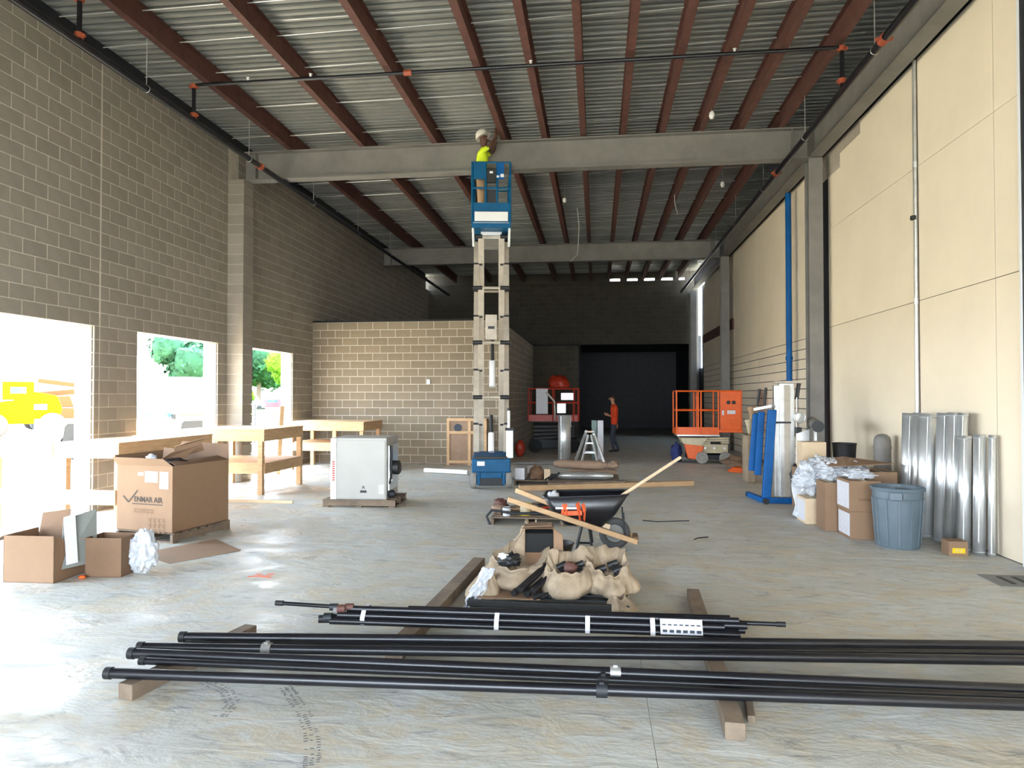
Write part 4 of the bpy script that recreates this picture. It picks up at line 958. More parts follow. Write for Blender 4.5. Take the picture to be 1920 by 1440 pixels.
MB().blob((0.30, 13.58, 0.38), (0.12, 0.10, 0.07), 0.2, 2, 6, 16, 10).build('paper_wad', M['brownpaper'], smooth=True, label='brown paper wad at the right end of the top roll', cat='paper')
MB().b(-1.585, -1.40, 13.35, 13.9, 0.106, 0.33).build('white_box', M['paper'], label='plain white box at the left end of the pallet load, beside the blue lift', cat='box', bevel=0.006)
MB().blob((-1.17, 13.45, 0.22), (0.14, 0.16, 0.15), 0.22, 2.5, 8, 22, 14, flat=-0.115).build('dark_sack', M['carddark'], smooth=True, label='dark brown sack on the pallet left of the paper rolls', cat='sack')
MB().b(-1.02, -0.90, 13.32, 13.5, 0.106, 0.32).build('small_carton', M['woodpale'], label='small pale carton standing between the dark sack and the paper rolls', cat='box', bevel=0.004)
for k in range(3): MB().tube([(-1.0+k*0.07, 13.25, 0.12), (-0.86+k*0.07, 13.3, 0.2+0.03*k)], 0.02, 8).build('black_fitting', M['black'], smooth=True, label=['left black fitting on the pallet edge before the paper rolls', 'middle black fitting on the pallet edge before the paper rolls', 'right black fitting on the pallet edge before the paper rolls'][k], cat='fitting')
MB().bar((-1.42, 12.62, 0.045), (1.82, 13.75, 0.045), 0.14, 0.09).build('long_plank', M['wood'], label='long pale timber plank lying on the floor behind the wheelbarrow', cat='plank', bevel=0.004)
MB().bar((-0.9, 12.80, 0.11), (0.5, 13.28, 0.11), 0.09, 0.038).build('long_plank', M['woodgrey'], label='shorter plank lying on top of the long timber plank', cat='plank', bevel=0.003)

# ================================================================== PALLET WITH SMALL PARTS left of the wheelbarrow
t = thing('shipping_pallet', 'low weathered pallet left of the wheelbarrow, loaded with scraps', 'pallet', (-1.0, 9.6, 0))
for k in range(6): MB().b(-1.42, -0.45, 9.22+k*0.13, 9.31+k*0.13, 0.085, 0.103).build('deck_board', M['woodgrey'], t)
for k in range(3): MB().b(-1.42+k*0.465, -1.38+k*0.465, 9.2, 9.96, 0, 0.084).build('stringer', M['woodgrey'], t)
MB().tube([(-1.42, 9.12, 0.02), (-1.47, 9.16, 0.12), (-1.40, 9.18, 0.20), (-1.1, 9.18, 0.16), (-0.6, 9.18, 0.17)], 0.018, 8).build('bent_strap', M['darksteel'], smooth=True, label='bent dark metal strap along the front of the low pallet', cat='strap')
items = [('yellow_spool', 'yellow plastic spool on the low pallet', 'spool', (-0.98, 9.45, 0.19), (0.095, 0.08, 0.085), 'yellow'),
         ('rust_fitting', 'rusty red fitting at the far left of the low pallet', 'fitting', (-1.36, 9.75, 0.20), (0.09, 0.07, 0.07), 'redsteel'),
         ('white_pail', 'small white can on the low pallet beside the yellow spool', 'can', (-1.22, 9.32, 0.165), (0.06, 0.05, 0.06), 'paper'),
         ('brown_bag', 'crumpled brown paper bag on the left of the low pallet', 'bag', (-1.36, 9.5, 0.16), (0.10, 0.09, 0.06), 'brownpaper'),
         ('grey_valve', 'grey pipe valve on the low pallet right of the yellow spool', 'valve', (-0.70, 9.42, 0.165), (0.09, 0.06, 0.06), 'greysteel'),
         ('black_coil', 'black cable coil on the back of the low pallet', 'coil', (-0.78, 9.72, 0.17), (0.12, 0.09, 0.065), 'black')]
for nm, lab, ct, c_, r_, mm in items:
    if nm == 'yellow_spool':
        t = thing(nm, lab, ct, (c_[0], c_[1], 0.104)); MB().lathe([(0.095, 0), (0.095, 0.02), (0.055, 0.03), (0.055, 0.12), (0.085, 0.13), (0.085, 0.15)], (c_[0], c_[1], 0.104), 18).build('core', M['yellow'], t, smooth=True)
        MB().lathe([(0.07, 0.035), (0.075, 0.07), (0.07, 0.115)], (c_[0], c_[1], 0.104), 18).build('wound_line', M['cream'], t, smooth=True)
    elif nm == 'white_pail':
        t = thing(nm, lab, ct, (c_[0], c_[1], 0.104)); MB().lathe([(0.05, 0), (0.058, 0.12)], (c_[0], c_[1], 0.104), 18).build('pail', M['paper'], t, smooth=True); MB().ring((c_[0], c_[1], 0.22), 0.058, 0.005).build('rim', M['black'], t, smooth=True)
    elif nm == 'grey_valve':
        t = thing(nm, lab, ct, (c_[0], c_[1], 0.104)); MB().tube([(c_[0]-0.11, c_[1], 0.145), (c_[0]+0.11, c_[1], 0.145)], 0.035, 12).build('pipe_body', M['greysteel'], t, smooth=True)
        MB().ring((c_[0], c_[1], 0.21), 0.05, 0.008).tube([(c_[0], c_[1], 0.15), (c_[0], c_[1], 0.21)], 0.012, 8).build('hand_wheel', M['redorange'], t, smooth=True)
    elif nm == 'black_coil':
        mb = MB()
        for q in range(5): mb.ring((c_[0]+0.004*q, c_[1], 0.115+q*0.02), 0.10-0.004*q, 0.011)
        mb.build(nm, M['black'], smooth=True, label=lab, cat=ct)
    else: MB().blob(c_, r_, 0.3, 2.6, len(lab), 18, 12, flat=-r_[2]+0.004).build(nm, M[mm], smooth=True, label=lab, cat=ct)
MB().bar((-1.35, 9.9, 0.125), (-0.5, 9.6, 0.125), 0.07, 0.038).build('loose_board', M['wood'], label='short board lying across the back of the low pallet', cat='board', bevel=0.003)
MB().bar((-1.30, 9.62, 0.16), (-0.80, 9.86, 0.20), 0.06, 0.03).build('loose_board', M['woodgrey'], label='weathered offcut leaning across other scraps on the low pallet', cat='board', bevel=0.003)

# ================================================================== WHEELBARROW
t = thing('wheelbarrow', 'black steel wheelbarrow with orange spray paint, wooden handles and its wheel to the right', 'wheelbarrow', (-0.1, 7.9, 0))
Y0, Y1 = 7.62, 8.24
top = [(-0.60, Y0+0.02, 0.60), (0.34, Y0+0.10, 0.635), (0.34, Y1-0.10, 0.635), (-0.60, Y1-0.02, 0.60)]
bot = [(-0.36, Y0+0.12, 0.29), (0.06, Y0+0.17, 0.27), (0.06, Y1-0.17, 0.27), (-0.36, Y1-0.12, 0.29)]
mid = [tuple(Vector(a)*0.45+Vector(b_)*0.55+Vector((s_*0.02, 0, -0.02))) for (a, b_, s_) in zip(top, bot, (-1, 1, 1, -1))]
def loop(c4, rr=0.06, n=4):
    out = []; c4 = [Vector(c) for c in c4]
    for i in range(4):
        p = c4[i]; a = c4[i-1]; b_ = c4[(i+1) % 4]; pa = p+(a-p).normalized()*rr; pb = p+(b_-p).normalized()*rr
        for k in range(n+1):
            f = k/n; out.append(pa*(1-f)**2+p*2*f*(1-f)+pb*f*f)
    return out
L0, L1, L2 = loop(top, 0.09), loop(mid, 0.08), loop(bot, 0.05)
mb = MB(); g = [l+[l[0]] for l in (L0, L1, L2)]; mb.sheet(g); mb.add(L2, [tuple(range(len(L2)))])
mb.build('tray', M['blackpipe'], t, smooth=True, solid=0.004)
mb = MB(); mb.tube(L0+[L0[0], L0[1]], 0.011, 8); mb.build('rolled_rim', M['blackpipe'], t, smooth=True)
# paint marks on the near side (follow the sloping side)
def side_pt(x, z): f = (0.60-z)/0.31; return (x, Y0+0.035+0.085*f-0.010+0.02*(x+0.3)*0.6, z)
def paint(name, pts, wdt, m):
    mb = MB()
    for (xa, za), (xb, zb) in zip(pts[:-1], pts[1:]): mb.bar(side_pt(xa, za), side_pt(xb, zb), 0.006, wdt)
    mb.build(name, m, t)
oc = mat('spraypaint', (0.90, 0.16, 0.05), 0.7, ns=20, na=0.12)
paint('spray_mark', [(-0.40, 0.395), (-0.385, 0.47), (-0.36, 0.53), (-0.335, 0.47), (-0.33, 0.40)], 0.048, oc)
paint('spray_mark', [(-0.39, 0.425), (-0.17, 0.435)], 0.05, oc)
paint('spray_mark', [(-0.22, 0.55), (-0.20, 0.45), (-0.19, 0.335)], 0.06, oc)
paint('spray_mark', [(-0.16, 0.54), (-0.14, 0.45), (-0.15, 0.35)], 0.05, oc)
paint('white_mark', [(-0.46, 0.485), (-0.23, 0.488)], 0.022, M['white'])
for s, yy_ in ((0, 7.74), (1, 8.14)):
    q = Vector((0.43, yy_+(0.12 if s == 0 else -0.12), 0.12)); p = Vector((-0.97, yy_-(0.10 if s == 0 else -0.10), 0.60))
    if s == 0: p.y = 7.50; q.y = 7.74
    MB().bar(p, q, 0.048, 0.055).build('wooden_handle', M['wood'], t, bevel=0.008)
    MB().tube([(-0.16, yy_, 0.33), (-0.24, yy_-0.03, 0.0)], 0.013, 8).build('leg', M['black'], t, smooth=True)
    MB().tube([(-0.10, yy_, 0.30), (-0.06, yy_, 0.02)], 0.013, 8).build('leg', M['black'], t, smooth=True)
    MB().tube([(0.28, yy_, 0.44), (0.30, yy_+0.03, 0.18)], 0.010, 6).build('brace', M['darksteel'], t, smooth=True)
MB().tube([(-0.24, 7.70, 0.012), (-0.06, 7.72, 0.012)], 0.012, 6).tube([(-0.24, 8.15, 0.012), (-0.06, 8.15, 0.012)], 0.012, 6).tube([(-0.2, 7.7, 0.16), (-0.2, 8.18, 0.16)], 0.010, 6).build('leg_brace', M['black'], t, smooth=True)
wh = MB().ring((0.19, 7.94, 0.175), 0.135, 0.042, 'Y', 30, 10).build('tyre', mat('dustyrubber', (0.06, 0.06, 0.06), 0.8), t, smooth=True)
MB().lathe([(0.11, -0.02), (0.10, 0.0), (0.11, 0.02)], (0.19, 7.94, 0.175), 20, axis='Y').build('rim_disc', M['greysteel'], wh, smooth=True)
MB().tube([(0.19, 7.80, 0.175), (0.19, 8.08, 0.175)], 0.014, 8).build('axle', M['darksteel'], t, smooth=True)
MB().box((0.42, 7.94, 0.125), (0.06, 0.24, 0.07), R=0.0).build('nose_block', M['carddark'], t, bevel=0.006)
MB().box((0.06, 7.84, 0.285), (0.16, 0.06, 0.05), R=Matrix.Rotation(0.3, 3, 'Y')).build('wooden_wedge', M['woodpale'], t, bevel=0.004)
MB().bar((0.20, 7.80, 0.575), (0.94, 8.05, 1.03), 0.034, 0.034).build('tool_handle', M['woodpale'], label='long pale wooden tool handle sticking up out of the wheelbarrow', cat='tool handle', bevel=0.012)
MB().blob((-0.50, 7.92, 0.58), (0.07, 0.08, 0.055), 0.3, 3, 14, 16, 10).build('rag', M['paper'], smooth=True, label='white rag lying in the left end of the wheelbarrow tray', cat='rag')
MB().blob((-0.15, 7.94, 0.41), (0.22, 0.12, 0.09), 0.15, 2.5, 15, 20, 12).build('debris_heap', M['darksteel'], smooth=True, label='dark debris filling the wheelbarrow tray', cat='debris', kind=None)
t = thing('rubber_tub', 'low black rubber tub on the floor under the wheelbarrow handles', 'tub', (-0.36, 7.55, 0))
MB().lathe([(0.10, 0.0), (0.13, 0.10), (0.15, 0.17), (0.14, 0.17), (0.10, 0.02)], (-0.40, 7.35, 0.0), 22).build('bowl', M['black'], t, smooth=True)
MB().ring((-0.40, 7.35, 0.17), 0.147, 0.008).build('rim', M['black'], t, smooth=True)

pile_before = set(o.name for o in C.objects)
# ================================================================== PILE OF SACKS
t = thing('steel_rack_table', 'low black steel rack on the floor carrying the burlap sacks', 'rack', (-0.36, 6.2, 0))
zt = 0.115
for y in (5.62, 6.95): MB().b(-1.02, 0.24, y-0.02, y+0.02, zt-0.045, zt).build('frame_bar', M['black'], t, bevel=0.003)
for x in (-1.0, 0.22): MB().b(x-0.02, x+0.02, 5.64, 6.93, zt-0.045, zt).build('frame_bar', M['black'], t, bevel=0.003)
for k in range(9): MB().b(-0.98, 0.20, 5.72+k*0.14, 5.80+k*0.14, zt-0.012, zt-0.002).build('slat', M['darksteel'], t)
for x in (-0.98, -0.36, 0.21):
    for y in (5.63, 6.94): MB().b(x-0.018, x+0.018, y-0.018, y+0.018, 0, zt-0.045).build('foot', M['black'], t)
MB().b(-0.97, 0.19, 5.65, 5.66, 0.01, zt-0.05).build('front_sheet', M['black'], t)
MB().b(-0.95, -0.45, 5.66, 6.1, zt+0.001, zt+0.009).build('cardboard_sheet', M['card'], label='cardboard sheet under the black fittings at the front of the steel rack', cat='cardboard')

def sack(label, c, rx, ry, h, seed, lean=(0, 0), mouth=0.5, tilt=0.0, name='burlap_sack', nu=72):
    """slumped open sack: bulging sides, folded lip, open mouth tilted to one side"""
    prof = [(0.70, 0.0), (0.96, 0.06), (1.08, 0.20), (1.10, 0.38), (1.02, 0.56), (0.90, 0.70), (mouth*1.12+0.08, 0.82), (mouth*1.05, 0.92), (mouth*1.15, 1.0), (mouth*1.18, 1.02), (mouth*1.05, 0.97), (mouth*0.92, 0.84), (mouth*0.75, 0.64), (mouth*0.45, 0.55), (0.01, 0.52)]
    vs = []
    for j, (r, z_) in enumerate(prof):
        for k in range(nu):
            a = 2*PI*k/nu; d = Vector((math.cos(a), math.sin(a), 0)); up = min(1, z_*1.6)
            f = 1+0.30*mnoise.noise(Vector((d.x*1.6+seed, d.y*1.6, z_*1.5)))
            f -= up*0.16*(1-abs(mnoise.noise(Vector((d.x*3.2+seed*2, d.y*3.2, z_*1.3))))*3)*0.6
            f += 0.07*mnoise.noise(Vector((d.x*9+seed, d.y*9, z_*5)))
            zz = z_*h*(1+0.30*mnoise.noise(Vector((d.x*1.3, d.y*1.3+seed, 5)))*z_+0.14*z_*mnoise.noise(Vector((d.x*4, d.y*4+seed, 8))))
            zz += tilt*z_**2*d.y*ry*1.5
            p = Vector((d.x*rx*r*f, d.y*ry*r*f, max(0.0, zz))); p += Vector((lean[0]*z_**1.5, lean[1]*z_**1.5, 0)); vs.append(p+Vector(c))
    fs = [(j*nu+k, j*nu+(k+1) % nu, (j+1)*nu+(k+1) % nu, (j+1)*nu+k) for j in range(len(prof)-1) for k in range(nu)]
    mb = MB(); mb.soft = True; mb.add(vs, fs)
    o = mb.build(name, M['burlap'], smooth=True, label=label, cat='sack')
    sb = o.modifiers.new('sub', 'SUBSURF'); sb.levels = 1; sb.render_levels = 1
    return o
sack('beige burlap sack in the middle of the rack, its mouth open around a red fitting', (-0.27, 5.86, zt), 0.22, 0.24, 0.25, 3, (0.04, 0.08), 0.78, 0.15)
sack('beige burlap sack slumped at the right end of the rack', (0.10, 5.98, zt), 0.205, 0.26, 0.26, 8, (-0.02, 0.06), 0.82, 0.15)
sack('flat empty burlap sack hanging off the right front corner of the rack', (0.20, 5.68, 0.035), 0.11, 0.12, 0.13, 12, (-0.05, 0.03), 0.5)
sack('burlap sack lying flattened behind the black pipes on the left of the rack', (-0.72, 6.12, zt), 0.27, 0.30, 0.22, 17, (0.06, 0.10), 0.8, 0.15)
sack('tan burlap sack folded highest at the back left of the rack, beside the open carton', (-0.66, 6.52, zt), 0.22, 0.20, 0.40, 23, (0.03, 0.10), 0.34)
sack('small burlap sack at the left front corner of the rack', (-0.93, 5.84, zt-0.06), 0.13, 0.13, 0.20, 29, (0.03, 0.06), 0.5)
MB().blob((-0.22, 5.92, zt+0.20), (0.06, 0.055, 0.05), 0.1, 2, 3, 16, 10).build('red_fitting', M['redsteel'], smooth=True, label='round reddish pipe fitting in the mouth of the middle sack', cat='fitting')
for k, (x, y, z_) in enumerate([(0.12, 6.06, zt+0.19), (0.16, 5.95, zt+0.17), (0.02, 5.96, zt+0.17), (-0.30, 5.99, zt+0.18), (-0.16, 6.0, zt+0.19)]):
    MB().tube([(x-0.035, y, z_), (x+0.045, y+0.01, z_+0.03)], 0.027, 12).tube([(x+0.01, y, z_), (x+0.01, y-0.04, z_-0.01)], 0.024, 10).build('pipe_fitting', M['black'], smooth=True, cat='fitting',
        label=['rear black elbow fitting in the mouth of the right sack', 'black elbow fitting at the right rim inside the right sack', 'black elbow fitting at the left rim inside the right sack', 'black elbow fitting left of the red one in the middle sack', 'black elbow fitting right of the red one in the middle sack'][k])
# black pipe nipples running diagonally in front
for k in range(4):
    p = Vector((-0.66+0.052*k, 5.70-0.004*k, zt+0.04+0.028*(k % 2))); q = p+Vector((0.22, 0.40, 0.13))
    t = thing('pipe_nipple', ['leftmost short black pipe lying diagonally beside the flattened left sack', 'second short black pipe from the left between the sacks, lying a little higher', 'third short black pipe from the left in the diagonal row between the sacks', 'rightmost short black pipe of the diagonal row, next to the middle sack'][k], 'pipe', tuple(p), group='short black pipes between the sacks')
    MB().tube([p, q], 0.021, 12).build('tube', M['blackpipe'], t, smooth=True)
    MB().tube([p-(q-p)*0.02, p+(q-p)*0.06], 0.027, 12).build('collar', M['black'], t, smooth=True)
for k in range(3):
    p = Vector((-0.50+0.055*k, 5.65+0.012*k, zt+0.022)); MB().tube([p, p+Vector((0.07, 0.05, 0.02))], 0.02, 10).build('pipe_fitting', M['black'], smooth=True, label=['left small black fitting on the front edge of the rack', 'middle small black fitting on the front edge of the rack', 'right small black fitting on the front edge of the rack, touching the middle sack'][k], cat='fitting')
MB().blob((-0.73, 5.98, zt+0.235), (0.085, 0.07, 0.05), 0.35, 4, 41, 22, 14).build('foil_bag', M['black'], smooth=True, label='crumpled black and white bag on the flattened left sack', cat='bag')
MB().blob((-0.78, 5.95, zt+0.275), (0.04, 0.03, 0.025), 0.35, 4, 43, 14, 10).build('paper_wad', M['white'], smooth=True, label='small white paper wad on the black bag on the left sack', cat='paper')
g = []
for i in range(16):
    row = []
    for j in range(9):
        f = i/15; x = -0.88-0.15*f+0.014*(j-4)*(1+0.9*mnoise.noise(Vector((i*0.35, 3, 1)))); y = 5.80-0.17*f; z_ = 0.30*(1-f)**1.1+0.012+0.025*mnoise.noise(Vector((i*0.9, j*1.3, 2)))+0.01
        row.append((x, y+0.022*math.sin(j*1.9+i*0.8), max(z_, 0.006)))
    g.append(row)
MB().sheet(g).build('plastic_bag', M['plastic'], smooth=True, label='white plastic bag hanging down at the left front of the rack', cat='bag', solid=0.004)
# open carton on top
T = Matrix.Translation((-0.64, 6.30, 0.335)) @ Matrix.Rotation(0.10, 4, 'Z')
t = thing('open_box', 'small brown box lying on its side on the sacks, dark inside', 'box', (-0.47, 6.4, 0.37))
mb = MB(T); mb.b(0, 0.26, 0, 0.30, 0, 0.005).b(0, 0.26, 0, 0.30, 0.215, 0.22).b(0, 0.005, 0, 0.30, 0, 0.22).b(0.255, 0.26, 0, 0.30, 0, 0.22).b(0, 0.26, 0.295, 0.30, 0, 0.22).build('body', M['card'], t)
MB(T).sheet([[(0, 0, 0.22), (0.26, 0, 0.22)], [(-0.03, -0.14, 0.255), (0.23, -0.14, 0.27)]]).build('flap', M['card'], t, solid=0.005)
MB(T).sheet([[(0.26, 0, 0), (0.26, 0, 0.22)], [(0.34, -0.08, -0.03), (0.33, -0.08, 0.18)]]).build('flap', M['card'], t, solid=0.005)
MB(T).sheet([[(0, 0, 0), (0.26, 0, 0)], [(0.02, -0.10, -0.08), (0.25, -0.10, -0.08)]]).build('flap', M['carddark'], t, solid=0.005)
MB(T).b(0.008, 0.252, 0.03, 0.29, 0.006, 0.17).build('shade_filler', M['roofblack'], label='black contents standing in for shade inside the small box on the sacks', cat='filler')  # black block added to paint the box interior dark

for o in C.objects:
    if o.name not in pile_before and o.parent is None: o.location.y -= 0.20

# ================================================================== TIMBERS AND BLACK PIPES in the foreground
def timber(label, p, q, w=0.089, h=0.089):
    return MB().bar((p[0], p[1], h/2), (q[0], q[1], h/2), w, h).build('timber', M['woodgrey'], label=label, cat='timber', bevel=0.005)
timber('weathered timber under the right part of the pipes, its end towards us', (0.80, 6.05), (0.68, 3.60), 0.10)
timber('short timber under the left ends of the black pipes', (-2.66, 3.66), (-2.46, 4.72), 0.10)
timber('long timber running back from the pipe bundle along the left of the sack rack', (-1.32, 4.42), (-1.19, 6.95), 0.12)
timber('dark timber lying beside the right timber under the pipes', (0.88, 4.35), (0.80, 3.80), 0.04, 0.04)
pipes = [('black steel pipe farthest back of the long loose pipes', (-2.75, 4.33), (4.12, 4.97), 0.031, None),
 ('thin black pipe just in front of the farthest long pipe', (-2.66, 4.25), (4.1, 4.87), 0.018, None),
 ('long black pipe with a grey coupling near its left end', (-2.91, 4.13), (4.12, 4.70), 0.029, (-2.08, 'greysteel')),
 ('long black pipe second nearest to us, angled slightly towards us at the right', (-2.89, 4.02), (4.12, 4.155), 0.031, (0.10, 'alu')),
 ('thin long black pipe touching the second nearest pipe', (-2.76, 3.935), (4.12, 4.083), 0.021, (0.03, 'black')),
 ('nearest long black pipe, reaching farthest left', (-2.82, 3.72), (4.12, 3.995), 0.030, (0.02, 'darksteel'))]
for lab, p, q, r, cp in pipes:
    t = thing('steel_pipe', lab, 'pipe', (p[0], p[1], 0.09+r))
    z_ = 0.0905+r; p = Vector((*p, z_)); q = Vector((*q, z_)); d = (q-p).normalized()
    MB().tube([p, q], r, 18).build('tube', M['blackpipe'], t, smooth=True)
    MB().tube([p-d*0.004, p+d*0.035], r*1.14, 18).build('end_collar', M['black'], t, smooth=True)
    MB().tube([p-d*0.005, p-d*0.0045], r*0.8, 18).build('open_end', M['rubber'], t)
    if cp:
        c_ = p+d*((cp[0]-p.x)/d.x); MB().tube([c_-d*0.03, c_+d*0.03], r*1.3, 14).box(c_+Vector((0, 0, r*1.1)), (0.025, 0.03, 0.03)).build('coupling', M[cp[1]], t, smooth=True)
t = thing('pipe_bundle', 'strapped bundle of black pipes with white bands and a paper label', 'pipes', (-0.5, 4.9, 0.09))
B0 = Vector((-1.90, 4.86, 0.0)); B1 = Vector((0.95, 4.92, 0.0)); rr = 0.0225
lay_ = [(-0.07, 0, 0, 0), (-0.023, 0, .04, 0), (0.024, 0, -0.03, .05), (0.07, 0, .02, 0), (-0.047, 1, .05, -0.1), (0.0, 1, .1, .06), (0.047, 1, .42, .03), (-0.023, 2, .12, 0.0), (0.024, 2, .55, -0.05)]
for dy, lv, ds, de in lay_:
    z_ = 0.0905+rr+lv*0.039; p = B0+Vector((ds, dy, z_)); q = B1+Vector((de, dy, z_))
    MB().tube([p, q], rr, 14).build('pipe', M['blackpipe'], t, smooth=True)
MB().tube([(-2.40, 5.02, 0.155), (-1.6, 4.97, 0.15), (1.25, 4.99, 0.15)], 0.015, 10).build('pipe', M['blackpipe'], t, smooth=True)
MB().tube([(-2.42, 5.02, 0.155), (-2.36, 5.02, 0.155)], 0.02, 10).tube([(1.22, 4.99, 0.15), (1.28, 4.99, 0.15)], 0.018, 10).build('thread_cap', M['black'], t, smooth=True)
for x in (-1.66, -0.70, -0.07, 0.37):
    y = 4.89+0.02*(x+0.5)/2; pts = [(x, y-0.10, 0.10), (x, y-0.097, 0.142), (x, y-0.05, 0.20), (x, y+0.05, 0.20), (x, y+0.10, 0.14), (x, y+0.10, 0.10)]
    mb = MB(); 
    for a, b_ in zip(pts[:-1], pts[1:]): mb.bar(a, b_, 0.032, 0.004, up=(0, -0.3, 1))
    mb.build('white_band', M['paper'], t)
lb = MB(); lb.add([(0.42, 4.792, 0.115), (0.70, 4.798, 0.115), (0.70, 4.845, 0.205), (0.42, 4.840, 0.205)], [(0, 1, 2, 3)]); lb.build('paper_label', M['paper'], t, solid=0.003)
o = MB()
for k in range(6): o.box((0.45+k*0.045, 4.800, 0.135), (0.03, 0.004, 0.018))
for k in range(7): o.box((0.445+k*0.038, 4.818, 0.172), (0.024, 0.004, 0.008))
tag(o.build('label_print', M['denim'], t), kind='stuff')
for k, (dx, dz, rr2, mm) in enumerate([(0.0, 0.13, 0.035, 'darksteel'), (-0.05, 0.11, 0.028, 'black'), (0.05, 0.17, 0.03, 'greysteel'), (0.10, 0.20, 0.028, 'redsteel'), (0.15, 0.205, 0.024, 'redsteel'), (0.02, 0.19, 0.025, 'darksteel')]):
    MB().tube([(-1.93+dx-0.02, 4.80+0.03*(k % 3), dz), (-1.93+dx+0.035, 4.81+0.03*(k % 3), dz)], rr2, 14).build('pipe_fitting', M[mm], smooth=True, label=['large dark fitting low at the left end of the strapped bundle', 'leftmost black fitting at the end of the strapped bundle', 'grey brown fitting in the middle of the bundle end', 'left one of the two reddish fittings on top of the bundle', 'right one of the two reddish fittings on top of the bundle', 'dark fitting highest at the left end of the bundle'][k], cat='fitting')
for lab, pts in (('thin dark rod lying on the bare floor right of the wheelbarrow tray', [(0.62, 9.75, 0.006), (0.8, 9.68, 0.006), (1.25, 9.8, 0.006)]),
                 ('short curved scrap of black cable on the floor right of the wheelbarrow', [(1.14, 8.5, 0.01), (1.2, 8.6, 0.012), (1.33, 8.68, 0.01)])):
    MB().tube(pts, 0.007, 6).build('floor_scrap', M['darksteel'], smooth=True, label=lab, cat='scrap')
# ================================================================== RIGHT WALL CLUTTER
# rubbish bin
t = thing('rubbish_bin', 'tall grey blue plastic rubbish bin in front of the silver ducts', 'bin', (3.42, 8.40, 0))
bc = (3.42, 8.47, 0)
MB().lathe([(0.215, 0.0), (0.225, 0.02), (0.262, 0.60), (0.262, 0.64), (0.278, 0.645), (0.285, 0.675), (0.275, 0.685), (0.262, 0.675), (0.255, 0.60), (0.21, 0.03), (0.01, 0.03)], bc, 40).build('drum', M['bin'], t, smooth=True)
for k in range(12):
    a = 2*PI*(k+0.4)/12; r0, r1 = 0.224, 0.262
    MB().bar((bc[0]+r0*math.cos(a), bc[1]+r0*math.sin(a), 0.03), (bc[0]+r1*math.cos(a), bc[1]+r1*math.sin(a), 0.55), 0.022, 0.016).build('rib', M['bin'], t, bevel=0.003)
MB().ring((bc[0], bc[1], 0.555), 0.262, 0.008, n=40).build('upper_band', M['bin'], t, smooth=True)
for a in (-2.0, 1.1): MB().box((bc[0]+0.275*math.cos(a), bc[1]+0.275*math.sin(a), 0.60), (0.05, 0.13, 0.09), R=a).build('handle', M['bin'], t, bevel=0.01)
MB().box((bc[0]-0.075, bc[1]-0.267, 0.60), (0.05, 0.02, 0.05)).build('handle_slot', M['black'], t)
for k in (0, 1): MB().blob((bc[0]-0.05+0.14*k, bc[1]+0.02, 0.60), (0.12, 0.13, 0.05), 0.3, 3, 50+k, 16, 9).build('bin_rubbish', M['darksteel'] if k else M['bin'], smooth=True, label=('dark rubbish' if k else 'grey crumpled rubbish')+' inside the plastic rubbish bin', cat='rubbish')
# silver ducts leaning on the wall
ds = [(3.98, 9.55, 0.10, 1.50), (4.0, 9.30, 0.10, 1.51), (3.98, 9.06, 0.11, 1.50), (4.05, 8.80, 0.09, 1.52), (4.07, 8.62, 0.08, 1.53), (4.10, 8.50, 0.05, 1.53)]
labs = ['silver duct leaning on the cream wall, leftmost of the tall row behind the bin', 'silver duct leaning on the wall, second from the left of the tall row', 'widest tall silver duct, third from the left behind the bin', 'tall silver duct to the right above the bin, next to the slimmer ones', 'slim tall silver duct, second from the right of the tall row', 'slimmest tall silver duct at the right end of the tall row']
for (x, y, r, h), lab in zip(ds, labs): duct(lab, x, y, r, h, (0.06, 0.02))
ds = [(4.03, 8.27, 0.065, 1.28), (4.12, 8.14, 0.06, 1.30), (4.20, 8.05, 0.035, 1.30)]
labs = ['shorter silver duct in front of the tall row, nearest to the small yellow labelled box', 'shorter silver duct second from the right end', 'thinnest silver duct at the far right end against the wall']
for (x, y, r, h), lab in zip(ds, labs): duct(lab, x, y, r, h, (0.03, 0.02))
t = thing('small_carton', 'small brown carton with a yellow label on the floor right of the bin', 'box', (3.84, 8.1, 0))
MB().b(3.76, 3.95, 8.02, 8.2, 0, 0.155).build('body', M['card'], t, bevel=0.004)
MB().b(3.79, 3.92, 8.016, 8.0195, 0.03, 0.085).build('yellow_label', M['yellow'], t)
text_mesh('542', 0.05, Matrix.Translation((3.855, 8.0155, 0.057)) @ Matrix.Rotation(PI/2, 4, 'X'), 'label_number', M['cream'], t)
# bollard sleeve
t = thing('bollard', 'grey round topped bollard sleeve against the cream wall', 'bollard', (4.12, 10.65, 0))
MB().lathe([(0.115, 0), (0.115, 0.95), (0.122, 0.96), (0.122, 0.99), (0.115, 1.0), (0.115, 1.08), (0.10, 1.13), (0.06, 1.165), (0.01, 1.175)], (4.10, 10.65, 0), 26).build('sleeve', M['greysteel'], t, smooth=True)
